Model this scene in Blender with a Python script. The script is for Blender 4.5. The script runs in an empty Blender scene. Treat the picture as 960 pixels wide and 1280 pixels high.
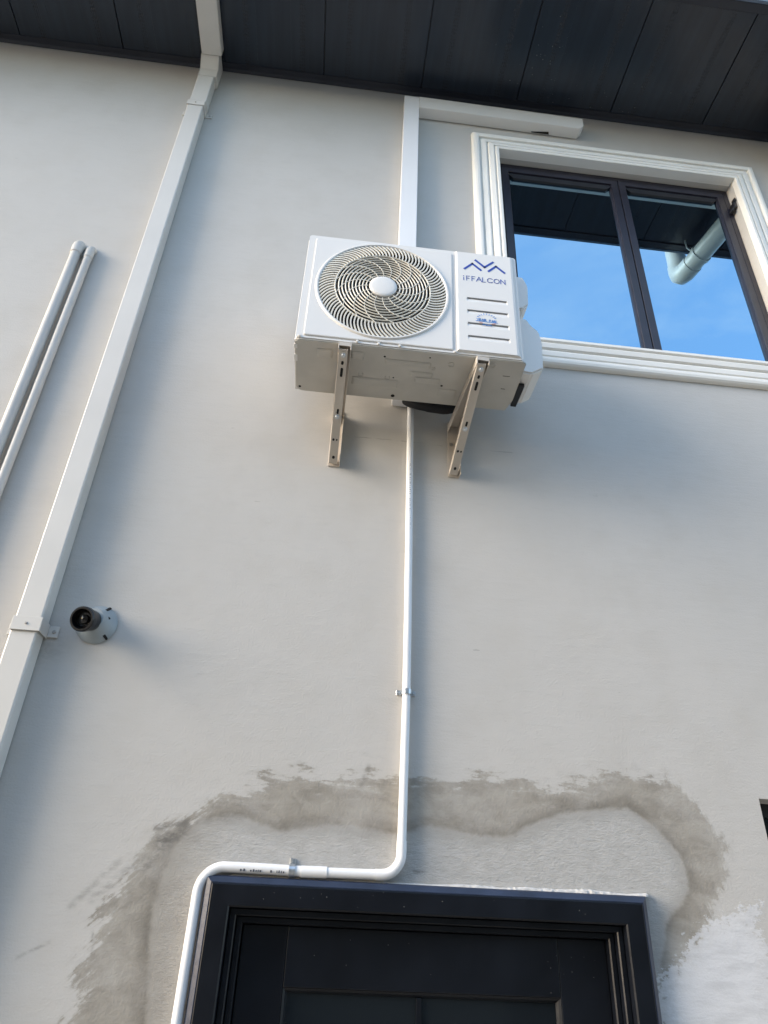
import bpy, bmesh, math, random
import numpy as np
from mathutils import Vector, Matrix
R_ = math.radians
PI = math.pi
random.seed(4)
S = bpy.context.scene
C = S.collection

# ------------------------------------------------------------------ camera
CZ = 2.05
cam_d = bpy.data.cameras.new('camera'); cam = bpy.data.objects.new('camera', cam_d); C.objects.link(cam)
cam_d.sensor_fit = 'VERTICAL'; cam_d.sensor_height = 36.0; cam_d.lens = 850 / 1280 * 36.0
cam_d.clip_start = 0.05; cam_d.clip_end = 2000
rot = Matrix.Rotation(-0.07967318, 3, 'Z') @ Matrix.Rotation(0.53146379 + PI / 2, 3, 'X') @ Matrix.Rotation(0.04719149, 3, 'Z')
cam.matrix_world = Matrix.Translation((0, 0, CZ)) @ rot.to_4x4()
S.camera = cam

# ------------------------------------------------------------------ light
SUN_EL, SUN_AZ = 20.0, 256.0            # azimuth clockwise from +Y: low on the left, just in front of the wall
wd = bpy.data.worlds.new("World"); S.world = wd; wd.use_nodes = True
wn, wl = wd.node_tree.nodes, wd.node_tree.links
sky = wn.new('ShaderNodeTexSky'); sky.sky_type = 'NISHITA'; sky.sun_disc = False
sky.sun_elevation = R_(SUN_EL); sky.sun_rotation = R_(SUN_AZ); sky.air_density = 1.0; sky.dust_density = 1.0; sky.ozone_density = 1.0
bg = wn['Background']; bg.inputs[1].default_value = 0.15
tc = wn.new('ShaderNodeTexCoord'); mp = wn.new('ShaderNodeMapping'); mp.inputs['Scale'].default_value = (1.2, 1.2, 3.0)
nz = wn.new('ShaderNodeTexNoise'); nz.inputs['Scale'].default_value = 2.2; nz.inputs['Detail'].default_value = 8; nz.inputs['Roughness'].default_value = .62; nz.inputs['Distortion'].default_value = .6
cr = wn.new('ShaderNodeValToRGB'); cr.color_ramp.elements[0].position = .46; cr.color_ramp.elements[0].color = (0, 0, 0, 1)
cr.color_ramp.elements[1].position = .74; cr.color_ramp.elements[1].color = (.5, .5, .5, 1)
mx = wn.new('ShaderNodeMix'); mx.data_type = 'RGBA'; mx.inputs['B'].default_value = (3.6, 3.7, 3.9, 1)
wl.new(tc.outputs['Generated'], mp.inputs[0]); wl.new(mp.outputs[0], nz.inputs[0]); wl.new(nz.outputs[0], cr.inputs[0])
hz = wn.new('ShaderNodeMix'); hz.data_type = 'RGBA'; hz.blend_type = 'ADD'; hz.inputs['Factor'].default_value = 1.0; hz.inputs['B'].default_value = (.56, .98, 1.46, 1)   # thin bright veil over the whole sky
wl.new(sky.outputs[0], hz.inputs['A'])
wl.new(cr.outputs[0], mx.inputs['Factor']); wl.new(hz.outputs['Result'], mx.inputs['A']); wl.new(mx.outputs['Result'], bg.inputs[0])

sd = bpy.data.lights.new('sun', 'SUN'); sd.energy = 1.8; sd.angle = R_(30); sd.color = (1.0, .885, .76)
sun = bpy.data.objects.new('sun', sd); C.objects.link(sun)
az = R_(SUN_AZ); to_sun = Vector((math.sin(az) * math.cos(R_(SUN_EL)), math.cos(az) * math.cos(R_(SUN_EL)), math.sin(R_(SUN_EL))))
sun.rotation_euler = (-to_sun).to_track_quat('-Z', 'Y').to_euler()
sun.location = (-8, -4, 8)
S.view_settings.view_transform = 'Standard'; S.view_settings.look = 'None'
S.view_settings.exposure = 1.46; S.view_settings.gamma = 1.0

# ------------------------------------------------------------------ materials
def nodes(m):
    m.use_nodes = True
    return m.node_tree.nodes, m.node_tree.links, m.node_tree.nodes['Principled BSDF']

def mat(name, col, rough=.5, metal=0., spec=.5, var=.06, vscale=6., bump=0., bscale=200., coat=0.):
    m = bpy.data.materials.new(name); n, l, p = nodes(m)
    p.inputs['Roughness'].default_value = rough; p.inputs['Metallic'].default_value = metal
    p.inputs['Specular IOR Level'].default_value = spec; p.inputs['Coat Weight'].default_value = coat
    t = n.new('ShaderNodeTexCoord'); z = n.new('ShaderNodeTexNoise'); z.inputs['Scale'].default_value = vscale; z.inputs['Detail'].default_value = 6
    r = n.new('ShaderNodeMapRange'); r.inputs['From Min'].default_value = .3; r.inputs['From Max'].default_value = .7
    r.inputs['To Min'].default_value = 1 - var; r.inputs['To Max'].default_value = 1 + var
    v = n.new('ShaderNodeVectorMath'); v.operation = 'SCALE'; v.inputs[0].default_value = col
    l.new(t.outputs['Object'], z.inputs['Vector']); l.new(z.outputs[0], r.inputs[0]); l.new(r.outputs[0], v.inputs['Scale'])
    l.new(v.outputs[0], p.inputs['Base Color'])
    rr = n.new('ShaderNodeMapRange'); rr.inputs['To Min'].default_value = max(0, rough - .08); rr.inputs['To Max'].default_value = min(1, rough + .08)
    l.new(z.outputs[0], rr.inputs[0]); l.new(rr.outputs[0], p.inputs['Roughness'])
    if bump:
        z2 = n.new('ShaderNodeTexNoise'); z2.inputs['Scale'].default_value = bscale; z2.inputs['Detail'].default_value = 3
        b = n.new('ShaderNodeBump'); b.inputs['Strength'].default_value = bump; b.inputs['Distance'].default_value = .002
        l.new(t.outputs['Object'], z2.inputs['Vector']); l.new(z2.outputs[0], b.inputs['Height']); l.new(b.outputs[0], p.inputs['Normal'])
    return m

M = {}
M['ac_white'] = mat('ac_white', (.70, .685, .655), .30, var=.02, vscale=3)
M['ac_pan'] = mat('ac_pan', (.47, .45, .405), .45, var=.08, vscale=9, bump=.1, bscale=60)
M['grille'] = mat('grille', (.70, .67, .59), .4, var=.04)
M['fan'] = mat('fan', (.14, .125, .10), .5, var=.1)  # beige darkened to carry the shade behind the grille
M['fan_dark'] = mat('fan_dark', (.02, .018, .015), .8, var=.2)
M['bracket'] = mat('bracket', (.52, .465, .40), .42, var=.07, vscale=14, bump=.1, bscale=90)
M['galv'] = mat('galv', (.55, .58, .60), .35, metal=.85, var=.15, vscale=60)
M['dark_hole'] = mat('dark_hole', (.012, .011, .010), .9)
M['black_foam'] = mat('black_foam', (.006, .0065, .009), .75, var=.2, vscale=30, bump=.4, bscale=120)
M['pvc'] = mat('pvc', (.78, .78, .78), .25, var=.02, vscale=5)
M['trunk'] = mat('trunk', (.76, .76, .765), .38, var=.02, vscale=3)
M['trunk_lid'] = mat('trunk_lid', (.72, .71, .685), .5, var=.03, vscale=3)
M['downpipe'] = mat('downpipe', (.60, .58, .54), .4, var=.035, vscale=4, bump=.08, bscale=40)
M['grey_pipe'] = mat('grey_pipe', (.52, .505, .475), .45, var=.05, vscale=8)
M['gutter_pipe'] = mat('gutter_pipe', (.60, .58, .54), .35, var=.04, vscale=6)
M['surround'] = mat('surround', (.79, .77, .72), .55, var=.03, vscale=5, bump=.12, bscale=45)
M['alu'] = mat('alu', (.018, .017, .027), .35, var=.2, vscale=12)
M['alu_in'] = mat('alu_in', (.010, .010, .013), .4, var=.2)
M['door'] = mat('door', (.005, .0065, .010), .36, spec=.32, var=.3, vscale=7, bump=.25, bscale=35)
M['door_edge_skylit'] = mat('door_edge_skylit', (.020, .029, .056), .38, var=.3, vscale=9, bump=.3, bscale=50)  # same paint as the door, with blue skylight put into the colour
M['fixture'] = mat('fixture', (.29, .325, .34), .42, var=.06, vscale=20)
M['black'] = mat('black', (.005, .005, .006), .34, var=.2)
M['lens'] = mat('lens', (.015, .013, .012), .12, var=.1)
M['blue_print'] = mat('blue_print', (.015, .05, .32), .45)
M['sky_print'] = mat('sky_print', (.05, .22, .62), .45)
M['red_print'] = mat('red_print', (.55, .06, .06), .5)
M['ink'] = mat('ink', (.05, .055, .07), .6)
M['roof'] = mat('roof', (.06, .06, .065), .6)
M['opposite'] = mat('opposite', (.22, .21, .19), .8, var=.1, vscale=1.5)
M['plaster'] = mat('plaster', (.52, .51, .49), .85, var=.15, vscale=40, bump=.5, bscale=150)
M['shade_line'] = mat('shade_line', (.22, .22, .22), .6)
M['inside'] = mat('inside', (.03, .03, .03), .9)  # darkness of the unlit rooms put into the colour
M['screw'] = mat('screw', (.40, .38, .35), .4, metal=.6, var=.1)
M['speck'] = mat('speck', (.24, .235, .22), .7)
M['gutter'] = mat('gutter', (.10, .14, .20), .35)

def ground_mat():
    m = bpy.data.materials.new('ground'); n, l, p = nodes(m)
    t = n.new('ShaderNodeTexCoord'); z = n.new('ShaderNodeTexNoise'); z.inputs['Scale'].default_value = 1.3; z.inputs['Detail'].default_value = 10
    r = n.new('ShaderNodeValToRGB'); r.color_ramp.elements[0].color = (.26, .23, .19, 1); r.color_ramp.elements[0].position = .3
    r.color_ramp.elements[1].color = (.44, .40, .34, 1); r.color_ramp.elements[1].position = .7
    b = n.new('ShaderNodeBump'); b.inputs['Strength'].default_value = .4
    l.new(t.outputs['Object'], z.inputs[0]); l.new(z.outputs[0], r.inputs[0]); l.new(r.outputs[0], p.inputs['Base Color'])
    l.new(z.outputs[0], b.inputs['Height']); l.new(b.outputs[0], p.inputs['Normal']); p.inputs['Roughness'].default_value = .9
    return m
M['ground'] = ground_mat()

def soffit_mat():
    m = bpy.data.materials.new('soffit'); n, l, p = nodes(m)
    t = n.new('ShaderNodeTexCoord')
    def noise(scale, mapping, detail=6):
        mm = n.new('ShaderNodeMapping'); mm.inputs['Scale'].default_value = mapping
        z = n.new('ShaderNodeTexNoise'); z.inputs['Scale'].default_value = scale; z.inputs['Detail'].default_value = detail
        l.new(t.outputs['Object'], mm.inputs[0]); l.new(mm.outputs[0], z.inputs[0]); return z
    z1 = noise(2.0, (1, 1, 1)); z2 = noise(10, (3, .15, 1))
    r = n.new('ShaderNodeValToRGB'); r.color_ramp.elements[0].color = (.005, .009, .018, 1); r.color_ramp.elements[0].position = .35
    r.color_ramp.elements[1].color = (.019, .029, .046, 1); r.color_ramp.elements[1].position = .72
    ad = n.new('ShaderNodeMath'); ad.operation = 'ADD'; hv = n.new('ShaderNodeMath'); hv.operation = 'MULTIPLY'; hv.inputs[1].default_value = .5
    l.new(z1.outputs[0], ad.inputs[0]); l.new(z2.outputs[0], ad.inputs[1]); l.new(ad.outputs[0], hv.inputs[0]); l.new(hv.outputs[0], r.inputs[0])
    # rows of small embossed dots running along the panel
    vm = n.new('ShaderNodeMapping'); vm.inputs['Scale'].default_value = (100, 62, 1)
    v = n.new('ShaderNodeTexVoronoi'); v.feature = 'F1'; v.inputs['Scale'].default_value = 1; v.inputs['Randomness'].default_value = .35
    l.new(t.outputs['Object'], vm.inputs[0]); l.new(vm.outputs[0], v.inputs['Vector'])
    sx = n.new('ShaderNodeSeparateXYZ'); l.new(t.outputs['Object'], sx.inputs[0])
    sz = n.new('ShaderNodeTexNoise'); sz.inputs['Scale'].default_value = 3.5; sz.inputs['Detail'].default_value = 3
    l.new(t.outputs['Object'], sz.inputs[0])
    def strip(c, w):
        a = n.new('ShaderNodeMath'); a.operation = 'SUBTRACT'; a.inputs[1].default_value = c; l.new(sx.outputs[0], a.inputs[0])
        b_ = n.new('ShaderNodeMath'); b_.operation = 'ABSOLUTE'; l.new(a.outputs[0], b_.inputs[0])
        k = n.new('ShaderNodeMapRange'); k.inputs['From Min'].default_value = w; k.inputs['From Max'].default_value = w * .6; l.new(b_.outputs[0], k.inputs[0]); return k.outputs[0]
    sa = n.new('ShaderNodeMath'); sa.operation = 'ADD'; l.new(strip(.13, .017), sa.inputs[0]); l.new(strip(.43, .020), sa.inputs[1])
    nf = n.new('ShaderNodeMapRange'); nf.inputs['From Min'].default_value = .30; nf.inputs['From Max'].default_value = .46; l.new(sz.outputs[0], nf.inputs[0])
    st = n.new('ShaderNodeMath'); st.operation = 'MULTIPLY'; l.new(sa.outputs[0], st.inputs[0]); l.new(nf.outputs[0], st.inputs[1])
    dr = n.new('ShaderNodeMapRange'); dr.inputs['From Min'].default_value = .25; dr.inputs['From Max'].default_value = .5; dr.inputs['To Min'].default_value = 1; dr.inputs['To Max'].default_value = 0
    l.new(v.outputs['Distance'], dr.inputs[0])
    mu = n.new('ShaderNodeMath'); mu.operation = 'MULTIPLY'; l.new(st.outputs[0], mu.inputs[0]); l.new(dr.outputs[0], mu.inputs[1])
    dk = n.new('ShaderNodeMix'); dk.data_type = 'RGBA'; dk.inputs['B'].default_value = (.005, .007, .011, 1)
    mf = n.new('ShaderNodeMath'); mf.operation = 'MULTIPLY'; mf.inputs[1].default_value = .95
    l.new(mu.outputs[0], mf.inputs[0]); l.new(mf.outputs[0], dk.inputs['Factor']); l.new(r.outputs[0], dk.inputs['A']); l.new(dk.outputs['Result'], p.inputs['Base Color'])
    b = n.new('ShaderNodeBump'); b.inputs['Strength'].default_value = .5; b.inputs['Distance'].default_value = .002; b.invert = True
    l.new(mu.outputs[0], b.inputs['Height']); l.new(b.outputs[0], p.inputs['Normal'])
    p.inputs['Roughness'].default_value = .30; p.inputs['Specular IOR Level'].default_value = .5
    return m
M['soffit'] = soffit_mat()
M['soffit_trim'] = mat('soffit_trim', (.009, .012, .022), .4, var=.15)

def glass_mat(name, tint, k, rough=.006, dark=(.006, .006, .007)):
    m = bpy.data.materials.new(name); n, l, p = nodes(m)
    g = n.new('ShaderNodeBsdfGlossy'); g.inputs['Color'].default_value = (*tint, 1); g.inputs['Roughness'].default_value = rough
    d = n.new('ShaderNodeBsdfDiffuse'); d.inputs['Color'].default_value = (*dark, 1)
    x = n.new('ShaderNodeMixShader')
    t = n.new('ShaderNodeTexCoord'); z = n.new('ShaderNodeTexNoise'); z.inputs['Scale'].default_value = 1.6; z.inputs['Detail'].default_value = 1
    b = n.new('ShaderNodeBump'); b.inputs['Strength'].default_value = .02; b.inputs['Distance'].default_value = .01
    l.new(t.outputs['Object'], z.inputs[0]); l.new(z.outputs[0], b.inputs['Height']); l.new(b.outputs[0], g.inputs['Normal'])
    f = n.new('ShaderNodeFresnel'); f.inputs['IOR'].default_value = 1.5
    a = n.new('ShaderNodeMath'); a.operation = 'ADD'; a.use_clamp = True; a.inputs[1].default_value = k
    l.new(f.outputs[0], a.inputs[0]); l.new(a.outputs[0], x.inputs[0]); l.new(d.outputs[0], x.inputs[1]); l.new(g.outputs[0], x.inputs[2])
    l.new(x.outputs[0], n['Material Output'].inputs['Surface'])
    return m
M['glass'] = glass_mat('glass', (.50, .78, 1.0), .56)
M['door_glass'] = glass_mat('door_glass', (.8, .9, .95), .0, rough=.10, dark=(.010, .013, .016))

def wall_mat():
    m = bpy.data.materials.new('painted_wall'); n, l, p = nodes(m)
    t = n.new('ShaderNodeTexCoord')
    def noise(scale, sc=(1, 1, 1), detail=6, rough=.55, dist=0.):
        mm = n.new('ShaderNodeMapping'); mm.inputs['Scale'].default_value = sc
        z = n.new('ShaderNodeTexNoise'); z.inputs['Scale'].default_value = scale; z.inputs['Detail'].default_value = detail
        z.inputs['Roughness'].default_value = rough; z.inputs['Distortion'].default_value = dist
        l.new(t.outputs['Object'], mm.inputs[0]); l.new(mm.outputs[0], z.inputs[0]); return z.outputs[0]
    def math_(op, a, b=None, c=None, clamp=False):
        k = n.new('ShaderNodeMath'); k.operation = op; k.use_clamp = clamp
        for i, s in enumerate((a, b, c)):
            if s is None: continue
            if isinstance(s, (int, float)): k.inputs[i].default_value = s
            else: l.new(s, k.inputs[i])
        return k.outputs[0]
    def mrange(v, a, b, c=0., d=1., smooth=True):
        k = n.new('ShaderNodeMapRange'); k.interpolation_type = 'SMOOTHSTEP' if smooth else 'LINEAR'
        for nm, s in (('From Min', a), ('From Max', b), ('To Min', c), ('To Max', d)): k.inputs[nm].default_value = s
        l.new(v, k.inputs['Value']); return k.outputs['Result']
    def mixc(f, a, b):
        k = n.new('ShaderNodeMix'); k.data_type = 'RGBA'
        if isinstance(f, (int, float)): k.inputs['Factor'].default_value = f
        else: l.new(f, k.inputs['Factor'])
        for nm, s in (('A', a), ('B', b)):
            if isinstance(s, tuple): k.inputs[nm].default_value = (*s, 1)
            else: l.new(s, k.inputs[nm])
        return k.outputs['Result']
    def attr(nm):
        a = n.new('ShaderNodeAttribute'); a.attribute_name = nm; return a.outputs['Fac']
    streak = noise(9, (1, 1, 4.5), 8, .65); big = noise(1.1, detail=5); mid = noise(6, detail=6); fine = noise(160, detail=4); speck = noise(60, (1, 1, 1), 5, .7)
    base = mixc(mrange(big, .35, .65), (.490, .471, .440), (.504, .485, .454))
    base = mixc(mrange(mid, .4, .75), base, (.476, .455, .420))
    base = mixc(math_('MULTIPLY', mrange(streak, .50, .72), .30), base, (.44, .426, .398))
    # damp patch: signed distances to its outer and inner outlines, roughened by noise
    do, di, dw = attr('damp_outer'), attr('damp_inner'), attr('primer')
    ws = math_('MULTIPLY', math_('SUBTRACT', streak, .5), .20)
    def noise_rot(scale, sc, ang, detail=8, rough=.66):
        m0 = n.new('ShaderNodeMapping'); m0.inputs['Rotation'].default_value = (0, R_(ang), 0); l.new(t.outputs['Object'], m0.inputs[0])
        m1 = n.new('ShaderNodeMapping'); m1.inputs['Scale'].default_value = sc; l.new(m0.outputs[0], m1.inputs[0])
        z = n.new('ShaderNodeTexNoise'); z.inputs['Scale'].default_value = scale; z.inputs['Detail'].default_value = detail; z.inputs['Roughness'].default_value = rough
        l.new(m1.outputs[0], z.inputs[0]); return z.outputs[0]
    # brush strokes: level over the door, slanting down the left side
    wd_ = math_('MULTIPLY', math_('SUBTRACT', noise_rot(11, (1, 1, 5), 42), .5), .19)
    wv = math_('MULTIPLY', math_('SUBTRACT', noise_rot(11, (1, 1, 4), 105), .5), .08)
    sl, sr = attr('slant_left'), attr('slant_right')
    ws = math_('ADD', math_('MULTIPLY', ws, math_('SUBTRACT', 1., math_('ADD', sl, sr, clamp=True))), math_('ADD', math_('MULTIPLY', wd_, sl), math_('MULTIPLY', wv, sr)))
    wm = math_('MULTIPLY', math_('SUBTRACT', noise(9, (1, 1, 1.2), 7, .68, .4), .5), .15)
    wf = math_('MULTIPLY', math_('SUBTRACT', speck, .5), .05)
    jo = math_('ADD', math_('ADD', do, ws), math_('ADD', wm, wf))
    outer = math_('ADD', math_('MULTIPLY', mrange(jo, -.008, .012), .62), math_('MULTIPLY', mrange(math_('ADD', jo, math_('MULTIPLY', ws, .6)), -.034, .05), .38))
    ji = math_('ADD', di, math_('MULTIPLY', wm, .22))
    ji = math_('ADD', ji, math_('MULTIPLY', wf, .25))
    ji = math_('ADD', ji, math_('MULTIPLY', math_('SUBTRACT', noise(3.5, (1, 1, 1.3), 4), .5), .06))
    inner = mrange(ji, -.010, .014)
    damp = math_('MULTIPLY', outer, math_('SUBTRACT', 1., inner))
    # darker tide line along the inner edge
    tide = math_('MULTIPLY', mrange(ji, -.050, .002), math_('SUBTRACT', 1., inner))
    tide = math_('MULTIPLY', tide, outer)
    blot = mrange(noise(14, (1, 1, 1.6), 7, .6, .6), .35, .68)
    dcol = mixc(blot, (.330, .305, .262), (.255, .233, .198))
    dcol = mixc(math_('MULTIPLY', math_('MULTIPLY', tide, .9), mrange(mid, .34, .58, .35, 1.)), dcol, (.165, .148, .122))
    bare = mixc(mrange(noise(24, (1, 1, 3), 8, .7), .35, .7), (.462, .454, .436), (.385, .376, .356))
    halo = math_('MULTIPLY', mrange(di, .0, .05, 1., 0.), inner)
    bare = mixc(math_('MULTIPLY', halo, .6), bare, (.29, .275, .248))
    bare = mixc(math_('MULTIPLY', attr('left_damp'), .75), bare, mixc(blot, (.335, .312, .272), (.285, .262, .224)))
    fade = mrange(noise(4.5, (1, 1, 1.3), 6, .62, .5), .32, .60, .66, 1.)
    col = mixc(inner, mixc(fade, base, dcol), bare)
    col = mixc(math_('MAXIMUM', outer, inner), base, col)
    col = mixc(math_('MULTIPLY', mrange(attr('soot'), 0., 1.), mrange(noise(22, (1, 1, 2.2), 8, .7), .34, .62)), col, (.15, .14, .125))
    dab = math_('MULTIPLY', math_('SUBTRACT', noise(48, (1, 1, 1.5), 5, .7), .5), .16)
    jw = math_('ADD', dw, math_('ADD', math_('MULTIPLY', ws, .30), dab))
    white = math_('ADD', math_('MULTIPLY', mrange(jw, -.003, .006), .72), math_('MULTIPLY', mrange(jw, .0, .07), .28))
    wcol = mixc(mrange(streak, .4, .7), (.64, .64, .645), (.54, .54, .545))
    col = mixc(white, col, wcol)
    # hairline crack at the slab joint
    crk = math_('MULTIPLY', mrange(attr('crack'), .0003, .0027, 1., 0.), mrange(noise(11, (1, 1, .2), 4), .43, .52))
    col = mixc(math_('MULTIPLY', crk, .62), col, (.16, .15, .14))
    # stray nicks
    nk = mrange(noise(13, (1, 1, 5), 3, .5), .735, .76)
    col = mixc(math_('MULTIPLY', nk, .5), col, (.25, .24, .22))
    l.new(col, p.inputs['Base Color'])
    p.inputs['Roughness'].default_value = .72
    l.new(mrange(damp, 0, 1, .72, .9), p.inputs['Roughness'])
    h = math_('ADD', math_('MULTIPLY', streak, .6), math_('MULTIPLY', fine, .34))
    h = math_('ADD', h, math_('MULTIPLY', noise(3.2, (1, 1, 1.4), 4), .9))
    rgh = math_('MULTIPLY', math_('MULTIPLY', math_('SUBTRACT', noise(70, (1, 1, 2.6), 6, .75), .5), mrange(di, .0, .05)), 3.0)
    h = math_('ADD', h, rgh)
    h = math_('ADD', h, math_('MULTIPLY', math_('SUBTRACT', speck, .5), math_('MULTIPLY', damp, .6)))
    h = math_('ADD', h, math_('MULTIPLY', white, .18))
    h = math_('SUBTRACT', h, math_('MULTIPLY', crk, .8))
    b = n.new('ShaderNodeBump'); b.inputs['Strength'].default_value = .42; b.inputs['Distance'].default_value = .0055
    l.new(h, b.inputs['Height']); l.new(b.outputs[0], p.inputs['Normal'])
    return m
M['wall'] = wall_mat()

# ------------------------------------------------------------------ mesh helpers
WLOC = {}
def thing(name, label=None, cat=None, loc=(0, 0, 0), group=None, kind=None, parent=None):
    o = bpy.data.objects.new(name, None); C.objects.link(o); o.empty_display_size = .05
    base = WLOC[parent.name] if parent else Vector((0, 0, 0))
    o.location = Vector(loc) - base; WLOC[o.name] = Vector(loc)
    if parent: o.parent = parent
    tag(o, label, cat, group, kind); return o
def tag(o, label=None, cat=None, group=None, kind=None):
    for k, v in (('label', label), ('category', cat), ('group', group), ('kind', kind)):
        if v: o[k] = v
    return o
def obj(name, bm, m, parent=None, smooth=False, origin=None):
    """links a bmesh built in world coordinates; a child's origin is its own centre"""
    bmesh.ops.recalc_face_normals(bm, faces=bm.faces)
    for e in bm.edges:
        if len(e.link_faces) == 2 and e.calc_face_angle(0) > .62: e.smooth = False
    vs = [v.co for v in bm.verts]
    c = Vector(origin) if origin is not None else (Vector((min(v.x for v in vs), min(v.y for v in vs), min(v.z for v in vs))) + Vector((max(v.x for v in vs), max(v.y for v in vs), max(v.z for v in vs)))) / 2
    bmesh.ops.translate(bm, verts=bm.verts, vec=-c)
    me = bpy.data.meshes.new(name); bm.to_mesh(me); bm.free(); me.materials.append(M[m])
    if smooth:
        for p in me.polygons: p.use_smooth = True
    o = bpy.data.objects.new(name, me); C.objects.link(o)
    base = WLOC[parent.name] if parent else Vector((0, 0, 0))
    o.location = c - base; WLOC[o.name] = c.copy()
    if parent: o.parent = parent
    return o
def NB(): return bmesh.new()
def box(bm, x0, x1, y0, y1, z0, z1, bev=0., seg=2):
    vs = [bm.verts.new((x, y, z)) for x in (x0, x1) for y in (y0, y1) for z in (z0, z1)]
    idx = [(0, 1, 3, 2), (4, 6, 7, 5), (0, 4, 5, 1), (2, 3, 7, 6), (0, 2, 6, 4), (1, 5, 7, 3)]
    fs = [bm.faces.new([vs[i] for i in f]) for f in idx]
    if bev:
        es = list({e for f in fs for e in f.edges})
        bmesh.ops.bevel(bm, geom=es, offset=bev, segments=seg, affect='EDGES', profile=.5)
    return bm
def prism(bm, pts, lo, hi, axis='x', bev=0.):
    """polygon pts extruded along an axis: x -> pts are (y,z); y -> (x,z); z -> (x,y)"""
    def mk(p, t):
        return {'x': (t, p[0], p[1]), 'y': (p[0], t, p[1]), 'z': (p[0], p[1], t)}[axis]
    a = [bm.verts.new(mk(p, lo)) for p in pts]; b = [bm.verts.new(mk(p, hi)) for p in pts]
    fs = [bm.faces.new(a), bm.faces.new(b[::-1])]
    k = len(pts)
    for i in range(k): fs.append(bm.faces.new((a[i], b[i], b[(i + 1) % k], a[(i + 1) % k])))
    if bev:
        bmesh.ops.recalc_face_normals(bm, faces=fs)
        bmesh.ops.bevel(bm, geom=list({e for f in fs for e in f.edges}), offset=bev, segments=2, affect='EDGES')
    return bm
def tube(bm, path, r, n=20, caps=True):
    P = [Vector(p) for p in path]; k = len(P)
    T = [(P[min(i + 1, k - 1)] - P[max(i - 1, 0)]).normalized() for i in range(k)]
    up = Vector((0, 1, 0)) if abs(T[0].y) < .9 else Vector((1, 0, 0))
    N = (up - T[0] * up.dot(T[0])).normalized(); rings = []
    for i in range(k):
        if i:
            N = (N - T[i] * N.dot(T[i])).normalized()
        B = T[i].cross(N); rr = r[i] if isinstance(r, (list, tuple)) else r
        rings.append([bm.verts.new(P[i] + (N * math.cos(a) + B * math.sin(a)) * rr) for a in [2 * PI * j / n for j in range(n)]])
    for i in range(k - 1):
        for j in range(n):
            f = bm.faces.new((rings[i][j], rings[i][(j + 1) % n], rings[i + 1][(j + 1) % n], rings[i + 1][j])); f.smooth = True
    if caps:
        bm.faces.new(rings[0][::-1]); bm.faces.new(rings[-1])
    return bm
def lathe(bm, prof, origin, axis=(0, -1, 0), n=40, cap0=True, cap1=True):
    """prof = [(radius, distance along axis)]"""
    A = Vector(axis).normalized(); U = A.cross(Vector((0, 0, 1)) if abs(A.z) < .9 else Vector((1, 0, 0))).normalized(); V = A.cross(U); O = Vector(origin)
    rings = [[bm.verts.new(O + A * d + (U * math.cos(t) + V * math.sin(t)) * r) for t in [2 * PI * j / n for j in range(n)]] for r, d in prof]
    for a, b in zip(rings, rings[1:]):
        for j in range(n):
            f = bm.faces.new((a[j], a[(j + 1) % n], b[(j + 1) % n], b[j])); f.smooth = True
    if cap0: bm.faces.new(rings[0][::-1])
    if cap1: bm.faces.new(rings[-1])
    return bm
def arc(c, r, a0, a1, n, plane='xz', y=0.):
    out = []
    for i in range(n + 1):
        a = R_(a0 + (a1 - a0) * i / n)
        out.append((c[0] + r * math.cos(a), y, c[1] + r * math.sin(a)))
    return out
def mitre(name, rect, side, prof, ybase, m, parent, smooth=False, open_bottom=False):
    """one mitred side of a rectangular moulding. rect = x0,z0,x1,z1 outer; prof = closed [(u inward, h out of wall)]"""
    x0, z0, x1, z1 = rect; bm = NB(); A = []; B = []
    for u, h in prof:
        y = ybase - h; bl = (x0 + u, y, z0 + (0 if open_bottom else u)); br = (x1 - u, y, z0 + (0 if open_bottom else u)); tl = (x0 + u, y, z1 - u); tr = (x1 - u, y, z1 - u)
        a, b = {'top': (tl, tr), 'bottom': (bl, br), 'left': (bl, tl), 'right': (br, tr)}[side]
        A.append(bm.verts.new(a)); B.append(bm.verts.new(b))
    k = len(prof)
    for i in range(k):
        bm.faces.new((A[i], A[(i + 1) % k], B[(i + 1) % k], B[i]))
    bm.faces.new(A[::-1]); bm.faces.new(B)
    return obj(name, bm, m, parent, smooth)
def screw(parent, x, y, z, r=.006, axis=(0, -1, 0), m='screw', name='screw', h=.003):
    bm = NB(); lathe(bm, [(r, 0), (r, h * .5), (r * .75, h), (r * .2, h)], (x, y, z), axis, 12)
    return obj(name, bm, m, parent)
def sdf(px, pz, poly):
    """signed distance, positive inside"""
    P = np.array(poly, float); d = np.full(px.shape, 1e9); ins = np.zeros(px.shape, bool)
    for a, b in zip(P, np.roll(P, -1, 0)):
        e = b - a; wx, wz = px - a[0], pz - a[1]
        t = np.clip((wx * e[0] + wz * e[1]) / (e @ e), 0, 1)
        d = np.minimum(d, np.hypot(wx - t * e[0], wz - t * e[1]))
        c = ((a[1] > pz) != (b[1] > pz))
        with np.errstate(divide='ignore', invalid='ignore'):
            xx = a[0] + (pz - a[1]) / (b[1] - a[1] + 1e-12) * (b[0] - a[0])
        ins ^= c & (px < xx)
    return np.where(ins, d, -d)
def segd(px, pz, a, b):
    e = np.array(b) - np.array(a); wx, wz = px - a[0], pz - a[1]; t = np.clip((wx * e[0] + wz * e[1]) / (e @ e), 0, 1)
    return np.hypot(wx - t * e[0], wz - t * e[1])

YW = 2.12            # wall face
ZS = 6.062           # soffit
# ------------------------------------------------------------------ ground
bm = NB(); vs = [bm.verts.new(p) for p in ((-400, -400, 0), (400, -400, 0), (400, 400, 0), (-400, 400, 0))]; bm.faces.new(vs)
tag(obj('ground', bm, 'ground'), kind='structure')

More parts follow.
